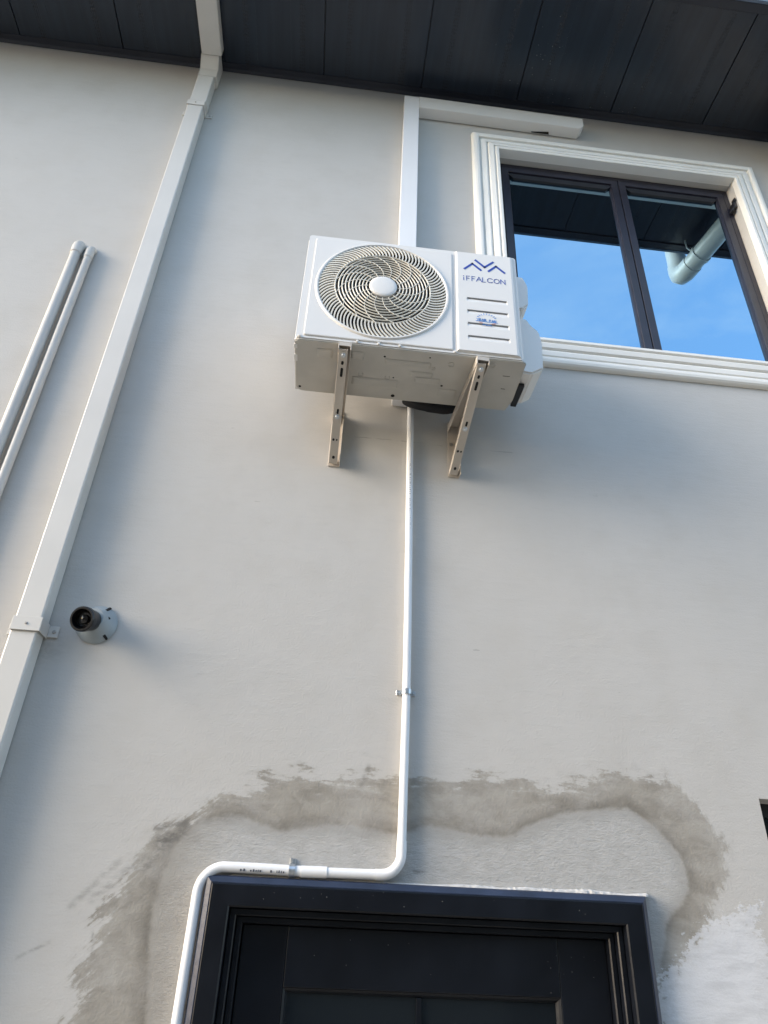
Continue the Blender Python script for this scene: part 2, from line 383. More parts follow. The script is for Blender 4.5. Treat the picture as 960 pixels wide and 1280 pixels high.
# ------------------------------------------------------------------ unseen house, added to shade the lower wall and fill the door glass
def opposite():
    t = thing('added_house', 'plain house added out of view to shade the lower wall and reflect in the door glass', 'house', (0, -5, 0))
    bm = NB(); box(bm, -7, 8, -9, -3.6, 0, 5.4); obj('wall', bm, 'opposite', t)
    bm = NB(); prism(bm, [(-3.2, 5.40), (-3.2, 5.52), (-6.3, 6.5), (-9.4, 5.52), (-9.4, 5.40)], -7.4, 8.4, 'x'); obj('roof', bm, 'roof', t)
    for x in (-4.5, -.9, 2.7, 6.0):
        for z in (.95, 3.5):
            bm = NB(); box(bm, x - .6, x + .6, -3.62, -3.58, z, z + 1.2, .01); w = obj('window', bm, 'alu', t)
            bm = NB(); box(bm, x - .54, x + .54, -3.575, -3.57, z + .06, z + 1.14); obj('pane', bm, 'door_glass', w)
opposite()

# ------------------------------------------------------------------ house
house = thing('house', 'grey painted house with a dark soffit and a damp patch above its dark door', 'house', (0, YW, 0))
DOOR = (-.262, 0., .952, 2.118); WIN = (.69, 4.225, 2.005, 5.597); LOW = (1.366, 1.25, 2.05, 2.398)
def build_wall():
    xs = sorted(set([-7, -6, -5, -4, -3, -2.4, -2, -1.6, -1.2, -1.0, -.85] + [round(v, 4) for v in np.arange(-.75, 1.42, .006)] + [1.6, 1.8, 2.3, 2.7, 3.2, 4, 5, 6, 7]
                    + [DOOR[0] + .03, DOOR[2] - .03, WIN[0], WIN[2], LOW[0], LOW[2]]))
    zs = sorted(set([0, .3, .6, .9, 1.1, 1.4, 1.55] + [round(v, 4) for v in np.arange(1.66, 2.52, .006)] + [2.6, 2.7, 2.85, 3, 3.2, 3.4, 3.55, 3.60, 3.61, 3.615, 3.62, 3.625, 3.63, 3.635, 3.64, 3.65, 3.7, 3.8, 4, 4.4, 4.8, 5.2, 5.9, 6.2]
                    + [DOOR[3] - .03, WIN[1], WIN[3], LOW[1], LOW[3]]))
    holes = [(DOOR[0] + .03, 0, DOOR[2] - .03, DOOR[3] - .03), WIN, LOW]
    X, Z = np.meshgrid(xs, zs, indexing='ij'); nz_ = len(zs)
    V = [(x, 0., z) for x, z in zip(X.ravel(), Z.ravel())]; F = []
    for i in range(len(xs) - 1):
        cx = (xs[i] + xs[i + 1]) / 2
        for j in range(nz_ - 1):
            cz = (zs[j] + zs[j + 1]) / 2
            if any(h[0] < cx < h[2] and h[1] < cz < h[3] for h in holes): continue
            a = i * nz_ + j; F.append((a, a + nz_, a + nz_ + 1, a + 1))
    nb = len(V)
    # reveals
    for k, h in enumerate(holes):
        D = .15
        c = [(h[0], h[1]), (h[2], h[1]), (h[2], h[3]), (h[0], h[3])]; s = len(V)
        for x, z in c: V.append((x, 0, z)); V.append((x, D, z))
        for q in range(4):
            if k == 0 and q == 0: continue
            a, b = s + 2 * q, s + 2 * ((q + 1) % 4); F.append((a, a + 1, b + 1, b))
    me = bpy.data.meshes.new('wall'); me.from_pydata(V, [], F); me.materials.append(M['wall'])
    px = np.array([v[0] for v in V]); pz = np.array([v[2] for v in V])
    OUT = [(-.52, 1.60), (-.536, 1.915), (-.516, 1.994), (-.485, 2.077), (-.466, 2.134), (-.411, 2.226), (-.329, 2.256), (-.27, 2.305), (-.165, 2.358), (-.029, 2.388), (.088, 2.386), (.23, 2.398), (.398, 2.39), (.593, 2.408), (.739, 2.393), (.843, 2.434), (.997, 2.452), (1.12, 2.426), (1.192, 2.34), (1.223, 2.254), (1.2, 2.15), (1.135, 2.068), (1.084, 1.991), (1.025, 1.916), (.984, 1.6)]
    INN = [(-.338, 1.60), (-.379, 1.921), (-.391, 2.026), (-.378, 2.119), (-.364, 2.188), (-.305, 2.247), (-.219, 2.262), (-.082, 2.242), (.075, 2.256), (.235, 2.248), (.35, 2.264), (.49, 2.25), (.584, 2.255), (.732, 2.316), (.831, 2.332), (.945, 2.353), (1.022, 2.298), (1.083, 2.226), (1.096, 2.145), (1.065, 2.104), (1.009, 2.054), (.981, 1.969), (.941, 1.6)]
    WH = [(.95, 1.3), (.945, 1.811), (.964, 1.923), (1.035, 1.971), (1.072, 2.018), (1.134, 2.064), (1.3, 2.118), (1.272, 2.054), (1.303, 2.017), (1.281, 1.82), (1.3, 1.3)]
    do, di, dw = sdf(px, pz, OUT), sdf(px, pz, INN), sdf(px, pz, WH)
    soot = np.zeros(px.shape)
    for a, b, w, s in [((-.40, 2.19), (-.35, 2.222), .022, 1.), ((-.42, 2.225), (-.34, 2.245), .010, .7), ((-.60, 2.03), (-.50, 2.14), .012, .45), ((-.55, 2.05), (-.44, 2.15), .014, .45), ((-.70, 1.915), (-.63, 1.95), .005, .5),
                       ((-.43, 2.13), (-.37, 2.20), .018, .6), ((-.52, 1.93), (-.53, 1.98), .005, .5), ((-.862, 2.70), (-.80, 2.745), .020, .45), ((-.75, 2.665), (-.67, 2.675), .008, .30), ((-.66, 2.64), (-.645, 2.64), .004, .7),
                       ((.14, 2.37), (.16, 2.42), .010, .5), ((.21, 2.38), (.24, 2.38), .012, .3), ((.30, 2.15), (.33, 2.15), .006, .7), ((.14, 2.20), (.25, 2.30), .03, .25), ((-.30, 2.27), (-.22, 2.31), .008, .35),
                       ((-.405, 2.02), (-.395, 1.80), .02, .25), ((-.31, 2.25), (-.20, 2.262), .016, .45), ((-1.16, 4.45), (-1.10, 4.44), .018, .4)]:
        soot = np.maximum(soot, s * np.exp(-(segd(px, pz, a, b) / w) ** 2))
    cz = 3.622 + .004 * np.sin(px * 9)
    left = np.clip((-.20 - px) / .16, 0, 1) * np.clip((2.30 - pz) / .1, 0, 1)
    sl = np.clip((-.18 - px) / .14, 0, 1); sr = np.clip((px - 1.02) / .10, 0, 1)
    crack = np.where((px > -.05) & (px < .70), np.abs(pz - cz), .5)
    for nm, arr in (('damp_outer', do), ('damp_inner', di), ('primer', dw), ('soot', soot), ('left_damp', left), ('slant_left', sl), ('slant_right', sr), ('crack', crack)):
        at = me.attributes.new(nm, 'FLOAT', 'POINT'); at.data.foreach_set('value', arr.astype(np.float32))
    o = bpy.data.objects.new('wall', me); C.objects.link(o); o.parent = house; WLOC[o.name] = Vector((0, YW, 0))
    return o
wall = build_wall()
bm = NB(); box(bm, -7, -6.85, YW + .002, 9, 0, 6.2); obj('side_wall', bm, 'trunk_lid', house)
bm = NB(); box(bm, 6.85, 7, YW + .002, 9, 0, 6.2); obj('side_wall', bm, 'trunk_lid', house)
bm = NB(); box(bm, -6.85, 6.85, 8.85, 9, 0, 6.2); obj('back_wall', bm, 'trunk_lid', house)
bm = NB(); box(bm, -6.85, 6.85, YW + .16, 8.85, .01, 3.3); obj('interior', bm, 'inside', house)
bm = NB(); box(bm, -6.85, 6.85, YW + .16, 8.85, 3.4, 6.0); obj('interior', bm, 'inside', house)
bm = NB(); prism(bm, [(1.40, 6.21), (1.40, 6.30), (5.5, 7.4), (9.6, 6.30), (9.6, 6.21)], -7.6, 7.6, 'x'); roof = obj('roof', bm, 'roof', house)

# soffit: one object for each lining panel
PW = .5485; EDGE = 1.455
soff = thing('soffit', parent=house, loc=(0, YW, ZS))
pm = None
for k in range(-13, 14):
    x0 = .262 + PW * k
    if pm is None:
        bm = NB(); box(bm, 0.0025, PW - .0025, EDGE + .05, YW - .035, ZS, ZS + .012, .0018, 1)
        for q in (.183, .366):           # shallow ribs pressed into the panel
            box(bm, q - .0015, q + .0015, EDGE + .06, YW - .05, ZS - .0007, ZS + .001)
        o = obj('soffit_panel', bm, 'soffit', soff, origin=(0, EDGE, ZS)); pm = o.data; o.location.x = x0
    else:
        o = bpy.data.objects.new('soffit_panel', pm); C.objects.link(o); o.parent = soff; o.location = (x0, EDGE - YW, 0)
bm = NB(); box(bm, -7.3, 7.3, EDGE, YW, ZS + .0125, ZS + .03); obj('backing_board', bm, 'black', soff)
bm = NB(); prism(bm, [(YW - .003, ZS - .016), (YW - .003, ZS + .011), (YW - .046, ZS + .011), (YW - .046, ZS - .004), (YW - .018, ZS - .006)], -6.8, 6.8, 'x', .001); obj('wall_trim', bm, 'soffit_trim', soff)
bm = NB(); box(bm, -7.3, 7.3, EDGE + .004, EDGE + .049, ZS - .012, ZS + .011, .003); obj('edge_trim', bm, 'soffit_trim', soff)
bm = NB(); box(bm, -7.3, 7.3, EDGE - .012, EDGE + .003, ZS - .016, ZS + .14, .003); obj('fascia', bm, 'gutter', soff)
bm = NB()
for k in range(46):                       # paint spatter on the underside
    cx, cy = random.choice([(.86, 1.75), (.83, 1.88), (1.02, 1.98), (.95, 1.80), (1.30, 2.0), (1.55, 2.02)])
    x, y, r = cx + random.gauss(0, .07), min(YW - .06, cy + random.gauss(0, .07)), random.uniform(.0008, .0024)
    lathe(bm, [(r, 0), (r * .6, .0012)], (x, max(EDGE + .06, y), ZS - .0006), (0, 0, -1), 7)
tag(obj('paint_spatter', bm, 'speck', soff), kind='stuff')

# ------------------------------------------------------------------ upper window
win = thing('window', parent=house, loc=(1.35, YW, WIN[1])); win['label'] = 'upper casement window with dark frame and stepped cream surround'
SUR = (.549, 4.088, 2.150, 5.738)
prof = [(0, -.02), (0, .008), (.003, .018), (.010, .025), (.021, .028), (.032, .0275), (.038, .024), (.0395, .012), (.046, .0105), (.0475, .016), (.052, .021), (.072, .0235), (.078, .022), (.0795, .013), (.085, .0125),
        (.0865, .021), (.091, .027), (.112, .031), (.1155, .030), (.117, .023), (.1225, .0225), (.1235, .030), (.127, .034), (.139, .034), (.1425, .031), (.1425, -.02)]
for sd_ in ('top', 'bottom', 'left', 'right'):
    o = mitre('surround_moulding', SUR, sd_, prof, YW, 'surround', win)
# dark frame in the reveal
FY = 2.172
FR = (WIN[0] + .002, WIN[1] - .02, WIN[2] - .002, WIN[3] - .002)
fp = [(0, -.05), (0, 0), (.002, .002), (.026, .002), (.028, 0), (.028, -.012), (.036, -.014), (.036, -.05)]
for sd_ in ('top', 'bottom', 'left', 'right'): mitre('frame', FR, sd_, fp, FY, 'alu', win)
XM = 1.372
sp = [(0, -.03), (0, .003), (.0015, .0045), (.0365, .0045), (.038, .003), (.038, -.004), (.045, -.008), (.045, -.03)]
for a, b in ((FR[0] + .030, XM - .0025), (XM + .0025, FR[2] - .030)):
    sash = thing('sash', parent=win, loc=((a + b) / 2, FY, FR[1] + .03))
    rc = (a, FR[1] + .03, b, FR[3] - .030)
    for sd_ in ('top', 'bottom', 'left', 'right'): mitre('sash_rail', rc, sd_, sp, FY, 'alu', sash)
    mitre('bead', (rc[0] + .03, rc[1] + .03, rc[2] - .03, rc[3] - .0455), 'top', [(0, -.03), (0, -.004), (.004, -.002), (.034, -.002), (.038, -.008), (.038, -.03)], FY, 'alu_in', sash)
    bm = NB(); box(bm, a + .040, b - .040, 2.186, 2.192, rc[1] + .04, rc[3] - .04); obj('pane', bm, 'glass', sash)
bm = NB(); box(bm, FR[0] + .02, FR[2] - .02, 2.215, 2.225, FR[1] + .02, FR[3] - .02); obj('dark_backing', bm, 'inside', win)  # dark sheet in place of the unlit room behind the panes
# friction stay in the right reveal
bm = NB(); box(bm, FR[2] - .016, FR[2] + .000, 2.128, 2.168, 5.40, 5.445, .003); box(bm, FR[2] - .028, FR[2] - .010, 2.140, 2.166, 5.385, 5.40, .002); box(bm, FR[2] - .010, FR[2] - .002, 2.12, 2.15, 5.445, 5.47, .002)
obj('stay', bm, 'alu_in', win)

# ------------------------------------------------------------------ lower right window
lw = thing('window', parent=house, loc=(LOW[0], YW, LOW[1])); lw['label'] = 'dark window cut off by the right edge of the photo'
for sd_ in ('top', 'bottom', 'left', 'right'): mitre('frame', LOW, sd_, [(0, -.04), (0, 0), (.04, 0), (.04, -.04)], 2.215, 'alu_in', lw)
bm = NB(); box(bm, LOW[0] + .03, LOW[2] - .03, 2.235, 2.241, LOW[1] + .03, LOW[3] - .03); obj('pane', bm, 'door_glass', lw)

# ------------------------------------------------------------------ door
door = thing('door', parent=house, loc=(.345, YW, 0)); door['label'] = 'dark navy door with glazed upper light and stepped casing'
dp = [(0, -.01), (0, .020), (.003, .026), (.016, .036), (.018, .036), (.018, -.01)]
cp = [(.0181, -.01), (.0181, .035), (.021, .037), (.068, .037), (.072, .034), (.073, .026), (.073, -.01)]
c2 = [(.0732, -.03), (.0732, .010), (.076, .013), (.088, .013), (.091, .010), (.091, -.03)]
c3 = [(.0912, -.05), (.0912, -.012), (.094, -.009), (.105, -.009), (.108, -.013), (.108, -.05)]
for sd_ in ('top', 'left', 'right'):
    mitre('casing_edge', DOOR, sd_, dp, YW, 'door_edge_skylit', door, open_bottom=True)
    mitre('casing', DOOR, sd_, cp, YW, 'door', door, open_bottom=True)
    mitre('frame_step', DOOR, sd_, c2, YW, 'door', door, open_bottom=True)
    mitre('door_stop', DOOR, sd_, c3, YW, 'door', door, open_bottom=True)
leaf = thing('leaf', parent=door, loc=(.345, YW + .04, 0))
LX0, LX1, LZ1 = DOOR[0] + .110, DOOR[2] - .110, DOOR[3] - .110
GX0, GX1, GZ0, GZ1 = -.032, .706, .95, 1.872
LY = YW + .035
def slab(nm, a, b, c, d, y0=LY, m='door', bv=.002):
    bm = NB(); box(bm, a, b, y0, y0 + .035, c, d, bv); return obj(nm, bm, m, leaf)
random.seed(12)
bm = NB(); N_ = 150; rows = []
for i in range(N_ + 1):
    x = -.20 + (DOOR[2] + .012 + .20) * i / N_; k = max(0, min(1, (x - .25) / .35)); h_ = .0015 + k * (.0045 + .0035 * math.sin(i * .21) * math.sin(i * .057) + random.uniform(-.0012, .0012)); y_ = YW - .006 - k * (.010 + random.uniform(-.002, .002))
    rows.append([bm.verts.new((x, YW - .0005, DOOR[3] - .0005)), bm.verts.new((x, y_, DOOR[3] - .0005)), bm.verts.new((x, y_ + .002, DOOR[3] + h_ * .7)), bm.verts.new((x, YW - .0005, DOOR[3] + h_ + .002))])
for a, b in zip(rows, rows[1:]):
    for i in range(4): bm.faces.new((a[i], a[(i + 1) % 4], b[(i + 1) % 4], b[i]))
bm.faces.new(rows[0][::-1]); bm.faces.new(rows[-1]); obj('plaster_line', bm, 'plaster', door)
bm = NB()
for k in range(18):
    x, z = random.choice((.12, .30, .72, .76)) + random.gauss(0, .07), LZ1 - .02 - abs(random.gauss(0, .06)); r = random.uniform(.0005, .0013)
    if z > GZ1 + .01: lathe(bm, [(r, 0), (r * .5, .0006)], (x, LY + .0002, z), (0, -1, 0), 6)
for k in range(14):
    x, z = random.uniform(-.15, .93), random.uniform(DOOR[3] - .065, DOOR[3] - .022); r = random.uniform(.0005, .0016); lathe(bm, [(r, 0), (r * .5, .0006)], (x, YW - .0368, z), (0, -1, 0), 6)
tag(obj('plaster_specks', bm, 'speck', door), kind='stuff')
slab('stile', LX0, GX0 - .0005, .02, LZ1); slab('stile', GX1 + .0005, LX1, .02, LZ1)
slab('top_rail', GX0, GX1, GZ1, LZ1); slab('lock_rail', GX0, GX1, .80, GZ0); slab('bottom_rail', GX0, GX1, .02, .22)
slab('lower_panel', GX0, GX1, .221, .799, LY + .012)
gb = [(0, -.03), (0, -.002), (.006, -.006), (.012, -.014), (.012, -.03)]
for sd_ in ('top', 'bottom', 'left', 'right'): mitre('glazing_bead', (GX0 + .0005, GZ0, GX1 - .0005, GZ1 - .0005), sd_, gb, LY, 'door', leaf)
bm = NB(); box(bm, GX0 + .011, GX1 - .011, LY + .018, LY + .024, GZ0 + .011, GZ1 - .011); obj('glass', bm, 'door_glass', leaf)
bm = NB(); box(bm, .318, .332, LY + .010, LY + .017, GZ0 + .013, GZ1 - .013, .001); obj('glazing_bar', bm, 'door', leaf)
bm = NB(); tube(bm, [(.77, LY, 1.02), (.77, LY - .05, 1.02), (.765, LY - .055, 1.02), (.65, LY - .055, 1.02)], .009, 12); box(bm, .748, .792, LY - .006, LY, .93, 1.10, .003); obj('handle', bm, 'galv', leaf)

# ------------------------------------------------------------------ square downpipe
dpz = thing('downpipe', 'pale square downpipe with strap clamps running down the left of the wall', 'downpipe', (-.905, 2.085, 0))
DX0, DX1, DY = -.946, -.866, 2.052
bm = NB(); prism(bm, [(1.25, 5.985), (2.010, 5.985), (2.010, 6.058), (1.25, 6.058)], -.938, -.832, 'x', .003); obj('channel', bm, 'downpipe', dpz)
bm = NB(); vsA = []
poly = [(2.0105, 5.985), (DY, 5.925), (DY, 5.86), (YW - .003, 5.86), (YW - .003, 6.044), (2.0105, 6.044)]
prism(bm, poly, -.942, -.846, 'x', .002); obj('elbow', bm, 'downpipe', dpz)
bm = NB(); box(bm, -.942, -.858, DY, YW - .003, 5.62, 5.8595, .004); obj('upper_section', bm, 'downpipe', dpz)
bm = NB(); box(bm, DX0, DX1, DY + .001, YW - .003, 2.765, 5.6195, .005); obj('pipe_section', bm, 'downpipe', dpz)
bm = NB(); box(bm, DX0 - .003, DX1 - .003, DY + .003, YW - .003, 0.0, 2.7645, .005); obj('pipe_section', bm, 'downpipe', dpz)
def strap(z0, z1):
    t = thing('strap', parent=dpz, loc=(-.905, DY, z0)); e = .0035
    bm = NB(); box(bm, DX0 - e, DX1 + e + .001, DY - e, DY - .0004, z0, z1, .001, 1); box(bm, DX0 - e, DX0 - .0005, DY - .0003, YW - .001, z0, z1, .001, 1); box(bm, DX1 + .0012, DX1 + e + .001, DY - .0003, YW - .001, z0, z1, .001, 1)
    box(bm, DX1 + e + .0012, DX1 + .036, YW - .006, YW - .001, z0 + .004, z1 - .004, .001, 1); box(bm, DX0 - .036, DX0 - e - .0002, YW - .006, YW - .001, z0 + .004, z1 - .004, .001, 1)
    obj('band', bm, 'downpipe', t)
    screw(t, DX1 + .023, YW - .006, (z0 + z1) / 2, .006); screw(t, DX0 - .023, YW - .006, (z0 + z1) / 2, .006); screw(t, (DX0 + DX1) / 2, DY - e, (z0 + z1) / 2, .004)
strap(2.738, 2.782); strap(5.578, 5.615)

# ------------------------------------------------------------------ two grey pipes
def gpipe(x, ztop, r, label, dx=0):
    t = thing('grey_pipe', label, 'pipe', (x, 2.09, 0), 'grey pipes on the far left of the wall')
    yc = YW - r - .004
    path = [(x + dx, yc, 0), (x + dx * .6, yc, 1.5), (x + dx * .3, yc, 3), (x, yc, ztop - .04)]
    bm = NB(); tube(bm, path, r, 24); obj('pipe', bm, 'grey_pipe', t)
    bm = NB(); tube(bm, [(x, yc, ztop - .055), (x, yc, ztop - .052), (x, yc, ztop - .015)] + [(x, yc + (1 - math.cos(a)) * .03, ztop - .015 + math.sin(a) * .03) for a in (.3, .6, .9, 1.2, 1.5)], [r * 1.02, r * 1.16] + [r * 1.16] * 6, 24); obj('elbow_cap', bm, 'grey_pipe', t)
gpipe(-1.215, 4.49, .0205, 'left and taller of two grey pipes at the left edge of the wall', .004)
gpipe(-1.162, 4.475, .0160, 'right and thinner of two grey pipes, beside the square downpipe', .006)

# ------------------------------------------------------------------ cable trunking
tr = thing('cable_trunking', 'white plastic cable trunking rising behind the outdoor unit and turning right under the soffit', 'trunking', (.22, 2.09, 3.765))
bm = NB()
a = [(.178, 3.767), (.259, 3.767), (.251, 5.93), (.170, 5.93)]
for q in (0,):
    prism(bm, [(.1785, 3.792), (.2585, 3.792), (.2515, 5.832), (.2515, 5.934), (.1705, 5.936)], 2.060, YW - .002, 'y', .002)
obj('vertical_run', bm, 'trunk', tr)
bm = NB(); prism(bm, [(.2520, 5.834), (1.150, 5.826), (1.176, 5.862), (1.176, 5.928), (.2520, 5.938)], 2.058, YW - .002, 'y', .002); obj('horizontal_run', bm, 'trunk_lid', tr)
bm = NB(); prism(bm, [(.89, 2.108), (.985, 2.098), (.990, 2.112), (.89, 2.112)], 5.8245, 5.8275, 'z'); obj('knockout', bm, 'dark_hole', tr)

# ------------------------------------------------------------------ white conduit
cd = thing('drain_pipe', 'slim white plastic pipe dropping below the outdoor unit and bending around the door head', 'pipe', (.262, 2.1, 2.2))
YC = YW - .0165; RC = .0130
bm = NB(); tube(bm, [(.2545, YC, 3.80), (.2560, YC, 3.55), (.2605, YC - .001, 3.20), (.2640, YC, 2.85), (.2650, YC, 2.60), (.2635, YC, 2.40), (.2620, YC, 2.215)], RC, 24); obj('vertical_pipe', bm, 'pvc', cd)
bm = NB(); bend = [(.2620, YC, 2.225), (.2620, YC, 2.20)] + arc((.207, 2.193), .055, 0, -90, 10, y=YC)[1:] + [(.190, YC, 2.138)]
tube(bm, bend, RC * 1.10, 24); obj('elbow', bm, 'pvc', cd)
bm = NB(); tube(bm, [(.195, YC, 2.138), (.10, YC, 2.137), (.055, YC, 2.1365)], RC, 24); obj('horizontal_pipe', bm, 'pvc', cd)
bm = NB(); tube(bm, [(.058, YC, 2.1368), (.0578, YC, 2.1368), (-.012, YC, 2.136), (-.0122, YC, 2.136)], [RC, RC * 1.15, RC * 1.15, RC], 24); obj('coupling', bm, 'pvc', cd)
bm = NB(); path = [(-.005, YC, 2.1365), (-.10, YC, 2.138), (-.19, YC, 2.1385)] + arc((-.215, 2.0735), .065, 90, 180, 12, y=YC)[1:] + [(-.2800, YC, 2.03), (-.2805, YC, 1.9), (-.281, YC, 1.6), (-.281, YC, .9), (-.281, YC, .02)]
tube(bm, path, RC * 1.03, 24); obj('bent_pipe', bm, 'pvc', cd)
def clip(x, z, vert):
    t = thing('saddle_clip', parent=cd, loc=(x, YC, z)); bm = NB(); n = 16; w = .008; r = RC + .0018
    prof_ = [(-.034, YW - .001), (-.034, YW - .003)] ; pts = []
    outer = [(math.cos(a) * (r + .0015), YC - math.sin(a) * (r + .0015)) for a in [PI * i / n for i in range(n + 1)]]
    inner = [(math.cos(a) * r, YC - math.sin(a) * r) for a in [PI * i / n for i in range(n + 1)]]
    poly = [(r + .0015, YW - .001)] + outer + [(-(r + .0015), YW - .001), (-r, YW - .001)] + inner[::-1] + [(r, YW - .001)]
    L = [[(p[0], p[1], -w), (p[0], p[1], w)] for p in poly]
    def place(p): return (x + p[0], p[1], z + p[2]) if vert else (x + p[2], p[1], z + p[0])
    va = [bm.verts.new(place(a)) for a, _ in L]; vb = [bm.verts.new(place(b)) for _, b in L]; k = len(poly)
    for i in range(k): bm.faces.new((va[i], va[(i + 1) % k], vb[(i + 1) % k], vb[i]))
    for i in range(len(outer) + 1):
        j = k - 1 - i
        bm.faces.new((va[i], va[i + 1], va[j - 1], va[j])); bm.faces.new((vb[i], vb[i + 1], vb[j - 1], vb[j]))
    obj('band', bm, 'galv', t)
    for s in (-1, 1):
        bm = NB()
        if vert: box(bm, x + min(s * r, s * (r + .016)), x + max(s * r, s * (r + .016)), YW - .0035, YW - .001, z - w, z + w, .0008, 1)
        else: box(bm, x - w, x + w, YW - .0035, YW - .001, z + min(s * r, s * (r + .016)), z + max(s * r, s * (r + .016)), .0008, 1)
        obj('ear', bm, 'galv', t)
        o = screw(t, x + (s * (r + .009) if vert else 0), YW - .0035, z + (0 if vert else s * (r + .009)), .0045, m='galv', h=.005)
clip(.2650, 2.646, True); clip(-.037, 2.137, False)
# faint print on the pipe: short ink marks like the photograph's worn lettering
GL = {'A': [(0, 0, .5, 1), (.5, 1, 1, 0), (.2, .4, .8, .4)], 'E': [(0, 0, 0, 1), (0, 1, .9, 1), (0, .5, .75, .5), (0, 0, .9, 0)], 'R': [(0, 0, 0, 1), (0, 1, .8, .95), (.8, .95, .8, .55), (.8, .55, 0, .5), (.35, .5, .95, 0)],
      'O': [(0, 0, 0, 1), (0, 1, .9, 1), (.9, 1, .9, 0), (.9, 0, 0, 0)], 'L': [(0, 1, 0, 0), (0, 0, .8, 0)], 'I': [(.4, 0, .4, 1)], 'F': [(0, 0, 0, 1), (0, 1, .85, 1), (0, .52, .7, .52)], 'i': [(0, 0, 0, .62), (0, .9, 0, 1)],
      'C': [(.95, .82, .72, .97), (.72, .97, .3, .97), (.3, .97, .03, .7), (.03, .7, .03, .3), (.03, .3, .3, .03), (.3, .03, .72, .03), (.72, .03, .95, .18)],
      'Q': [(.5, 1, .15, .85), (.15, .85, 0, .5), (0, .5, .15, .15), (.15, .15, .5, 0), (.5, 0, .85, .15), (.85, .15, 1, .5), (1, .5, .85, .85), (.85, .85, .5, 1)],
      'N': [(0, 0, 0, 1), (0, 1, .9, 0), (.9, 0, .9, 1)], 'S': [(.9, .9, .1, .95), (.1, .95, .1, .55), (.1, .55, .85, .45), (.85, .45, .85, .05), (.85, .05, .05, .08)], 'T': [(0, 1, 1, 1), (.5, 1, .5, 0)], 'Y': [(0, 1, .5, .5), (1, 1, .5, .5), (.5, .5, .5, 0)]}
def strokes(bm, segs, w, y, depth=.0006):
    """flat raised strokes on a plane facing -y"""
    for x0, z0, x1, z1 in segs:
        d = Vector((x1 - x0, z1 - z0)); L = d.length or 1e-6; d /= L; nn = Vector((-d.y, d.x)) * w / 2; e = d * w * .45
        p = [(x0 - e.x + nn.x, z0 - e.y + nn.y), (x1 + e.x + nn.x, z1 + e.y + nn.y), (x1 + e.x - nn.x, z1 + e.y - nn.y), (x0 - e.x - nn.x, z0 - e.y - nn.y)]
        prism(bm, p, y - depth, y, 'y')
def text_segs(txt, x, z, h, adv, wd_=.7):
    out = []
    for k, ch in enumerate(txt):
        for s in GL.get(ch, []):
            out.append((x + k * adv + s[0] * h * wd_, z + s[1] * h, x + k * adv + s[2] * h * wd_, z + s[3] * h))
    return out
random.seed(9)
bm = NB(); zz = 3.215
while zz < 3.50:                          # rotated worn characters along the drop
    hgt = random.uniform(.003, .007)
    if random.random() < .8:
        x = .2640 - (zz - 2.85) * .0105 + .001
        box(bm, x - .0025, x + random.uniform(.0005, .003), YC - RC - .0006, YC - RC + .003, zz, zz + hgt * (.9 if zz < 3.27 else .4))
    zz += random.uniform(.006, .011)
tag(obj('print', bm, 'ink', cd), kind='stuff')
bm = NB(); x = -.175
while x < -.055:
    w_ = random.uniform(.003, .008)
    if random.random() < .85: box(bm, x, x + w_ * .6, YC - RC - .0003, YC - RC + .004, 2.1295, 2.1295 + random.uniform(.004, .007))
    x += w_ + .002
tag(obj('print', bm, 'ink', cd), kind='stuff')

# ------------------------------------------------------------------ conical wall fixture
fx = thing('wall_fixture', 'small grey conical wall fixture with a round black socket, right of the square downpipe', 'wall fixture', (-.722, YW, 2.795))
bm = NB(); lathe(bm, [(.062, .001), (.0625, .004), (.060, .008), (.052, .016), (.042, .030), (.035, .046), (.033, .060)], (-.722, YW, 2.795), (0, -1, 0), 48); obj('cone_base', bm, 'fixture', fx)
ax = Vector((-.15, -1, -.30)).normalized(); o0 = Vector((-.724, YW - .050, 2.790))
bm = NB(); lathe(bm, [(.030, 0), (.032, .006), (.032, .040), (.037, .044), (.038, .050), (.038, .064), (.035, .068), (.0305, .068), (.029, .060), (.028, .040)], o0, ax, 40); obj('socket', bm, 'black', fx)
bm = NB(); lathe(bm, [(.0275, .041), (.0270, .050), (.021, .052), (.020, .046), (.014, .045), (.012, .052), (.004, .054)], o0, ax, 32); obj('socket_insert', bm, 'lens', fx)
for a, rr in ((-48, .050), (62, .052), (20, .040)):
    c = Vector((-.722 + math.cos(R_(a)) * rr, 0, 2.795 + math.sin(R_(a)) * rr)); dr = Vector((math.cos(R_(a)), 0, math.sin(R_(a)))); pr_ = Vector((-dr.z, 0, dr.x)); L_ = .016 if rr > .045 else .003
    y_ = YW - (.0185 if rr > .045 else .0330); tilt = Vector((0, .75 if rr > .045 else 1.2, 0)); bm = NB(); ring = []
    for t in range(12):
        an = 2 * PI * t / 12; u = math.cos(an) * .004 + (L_ if math.cos(an) > 0 else -L_) * .6; v = math.sin(an) * .0045
        ring.append((c + dr * u + pr_ * v + Vector((0, y_, 0)) + tilt * u))
    va = [bm.verts.new(p) for p in ring]; vb = [bm.verts.new(p + Vector((0, .004, 0))) for p in ring]; bm.faces.new(va); bm.faces.new(vb[::-1])
    for t in range(12): bm.faces.new((va[t], va[(t + 1) % 12], vb[(t + 1) % 12], vb[t]))
    obj('slot', bm, 'dark_hole', fx)

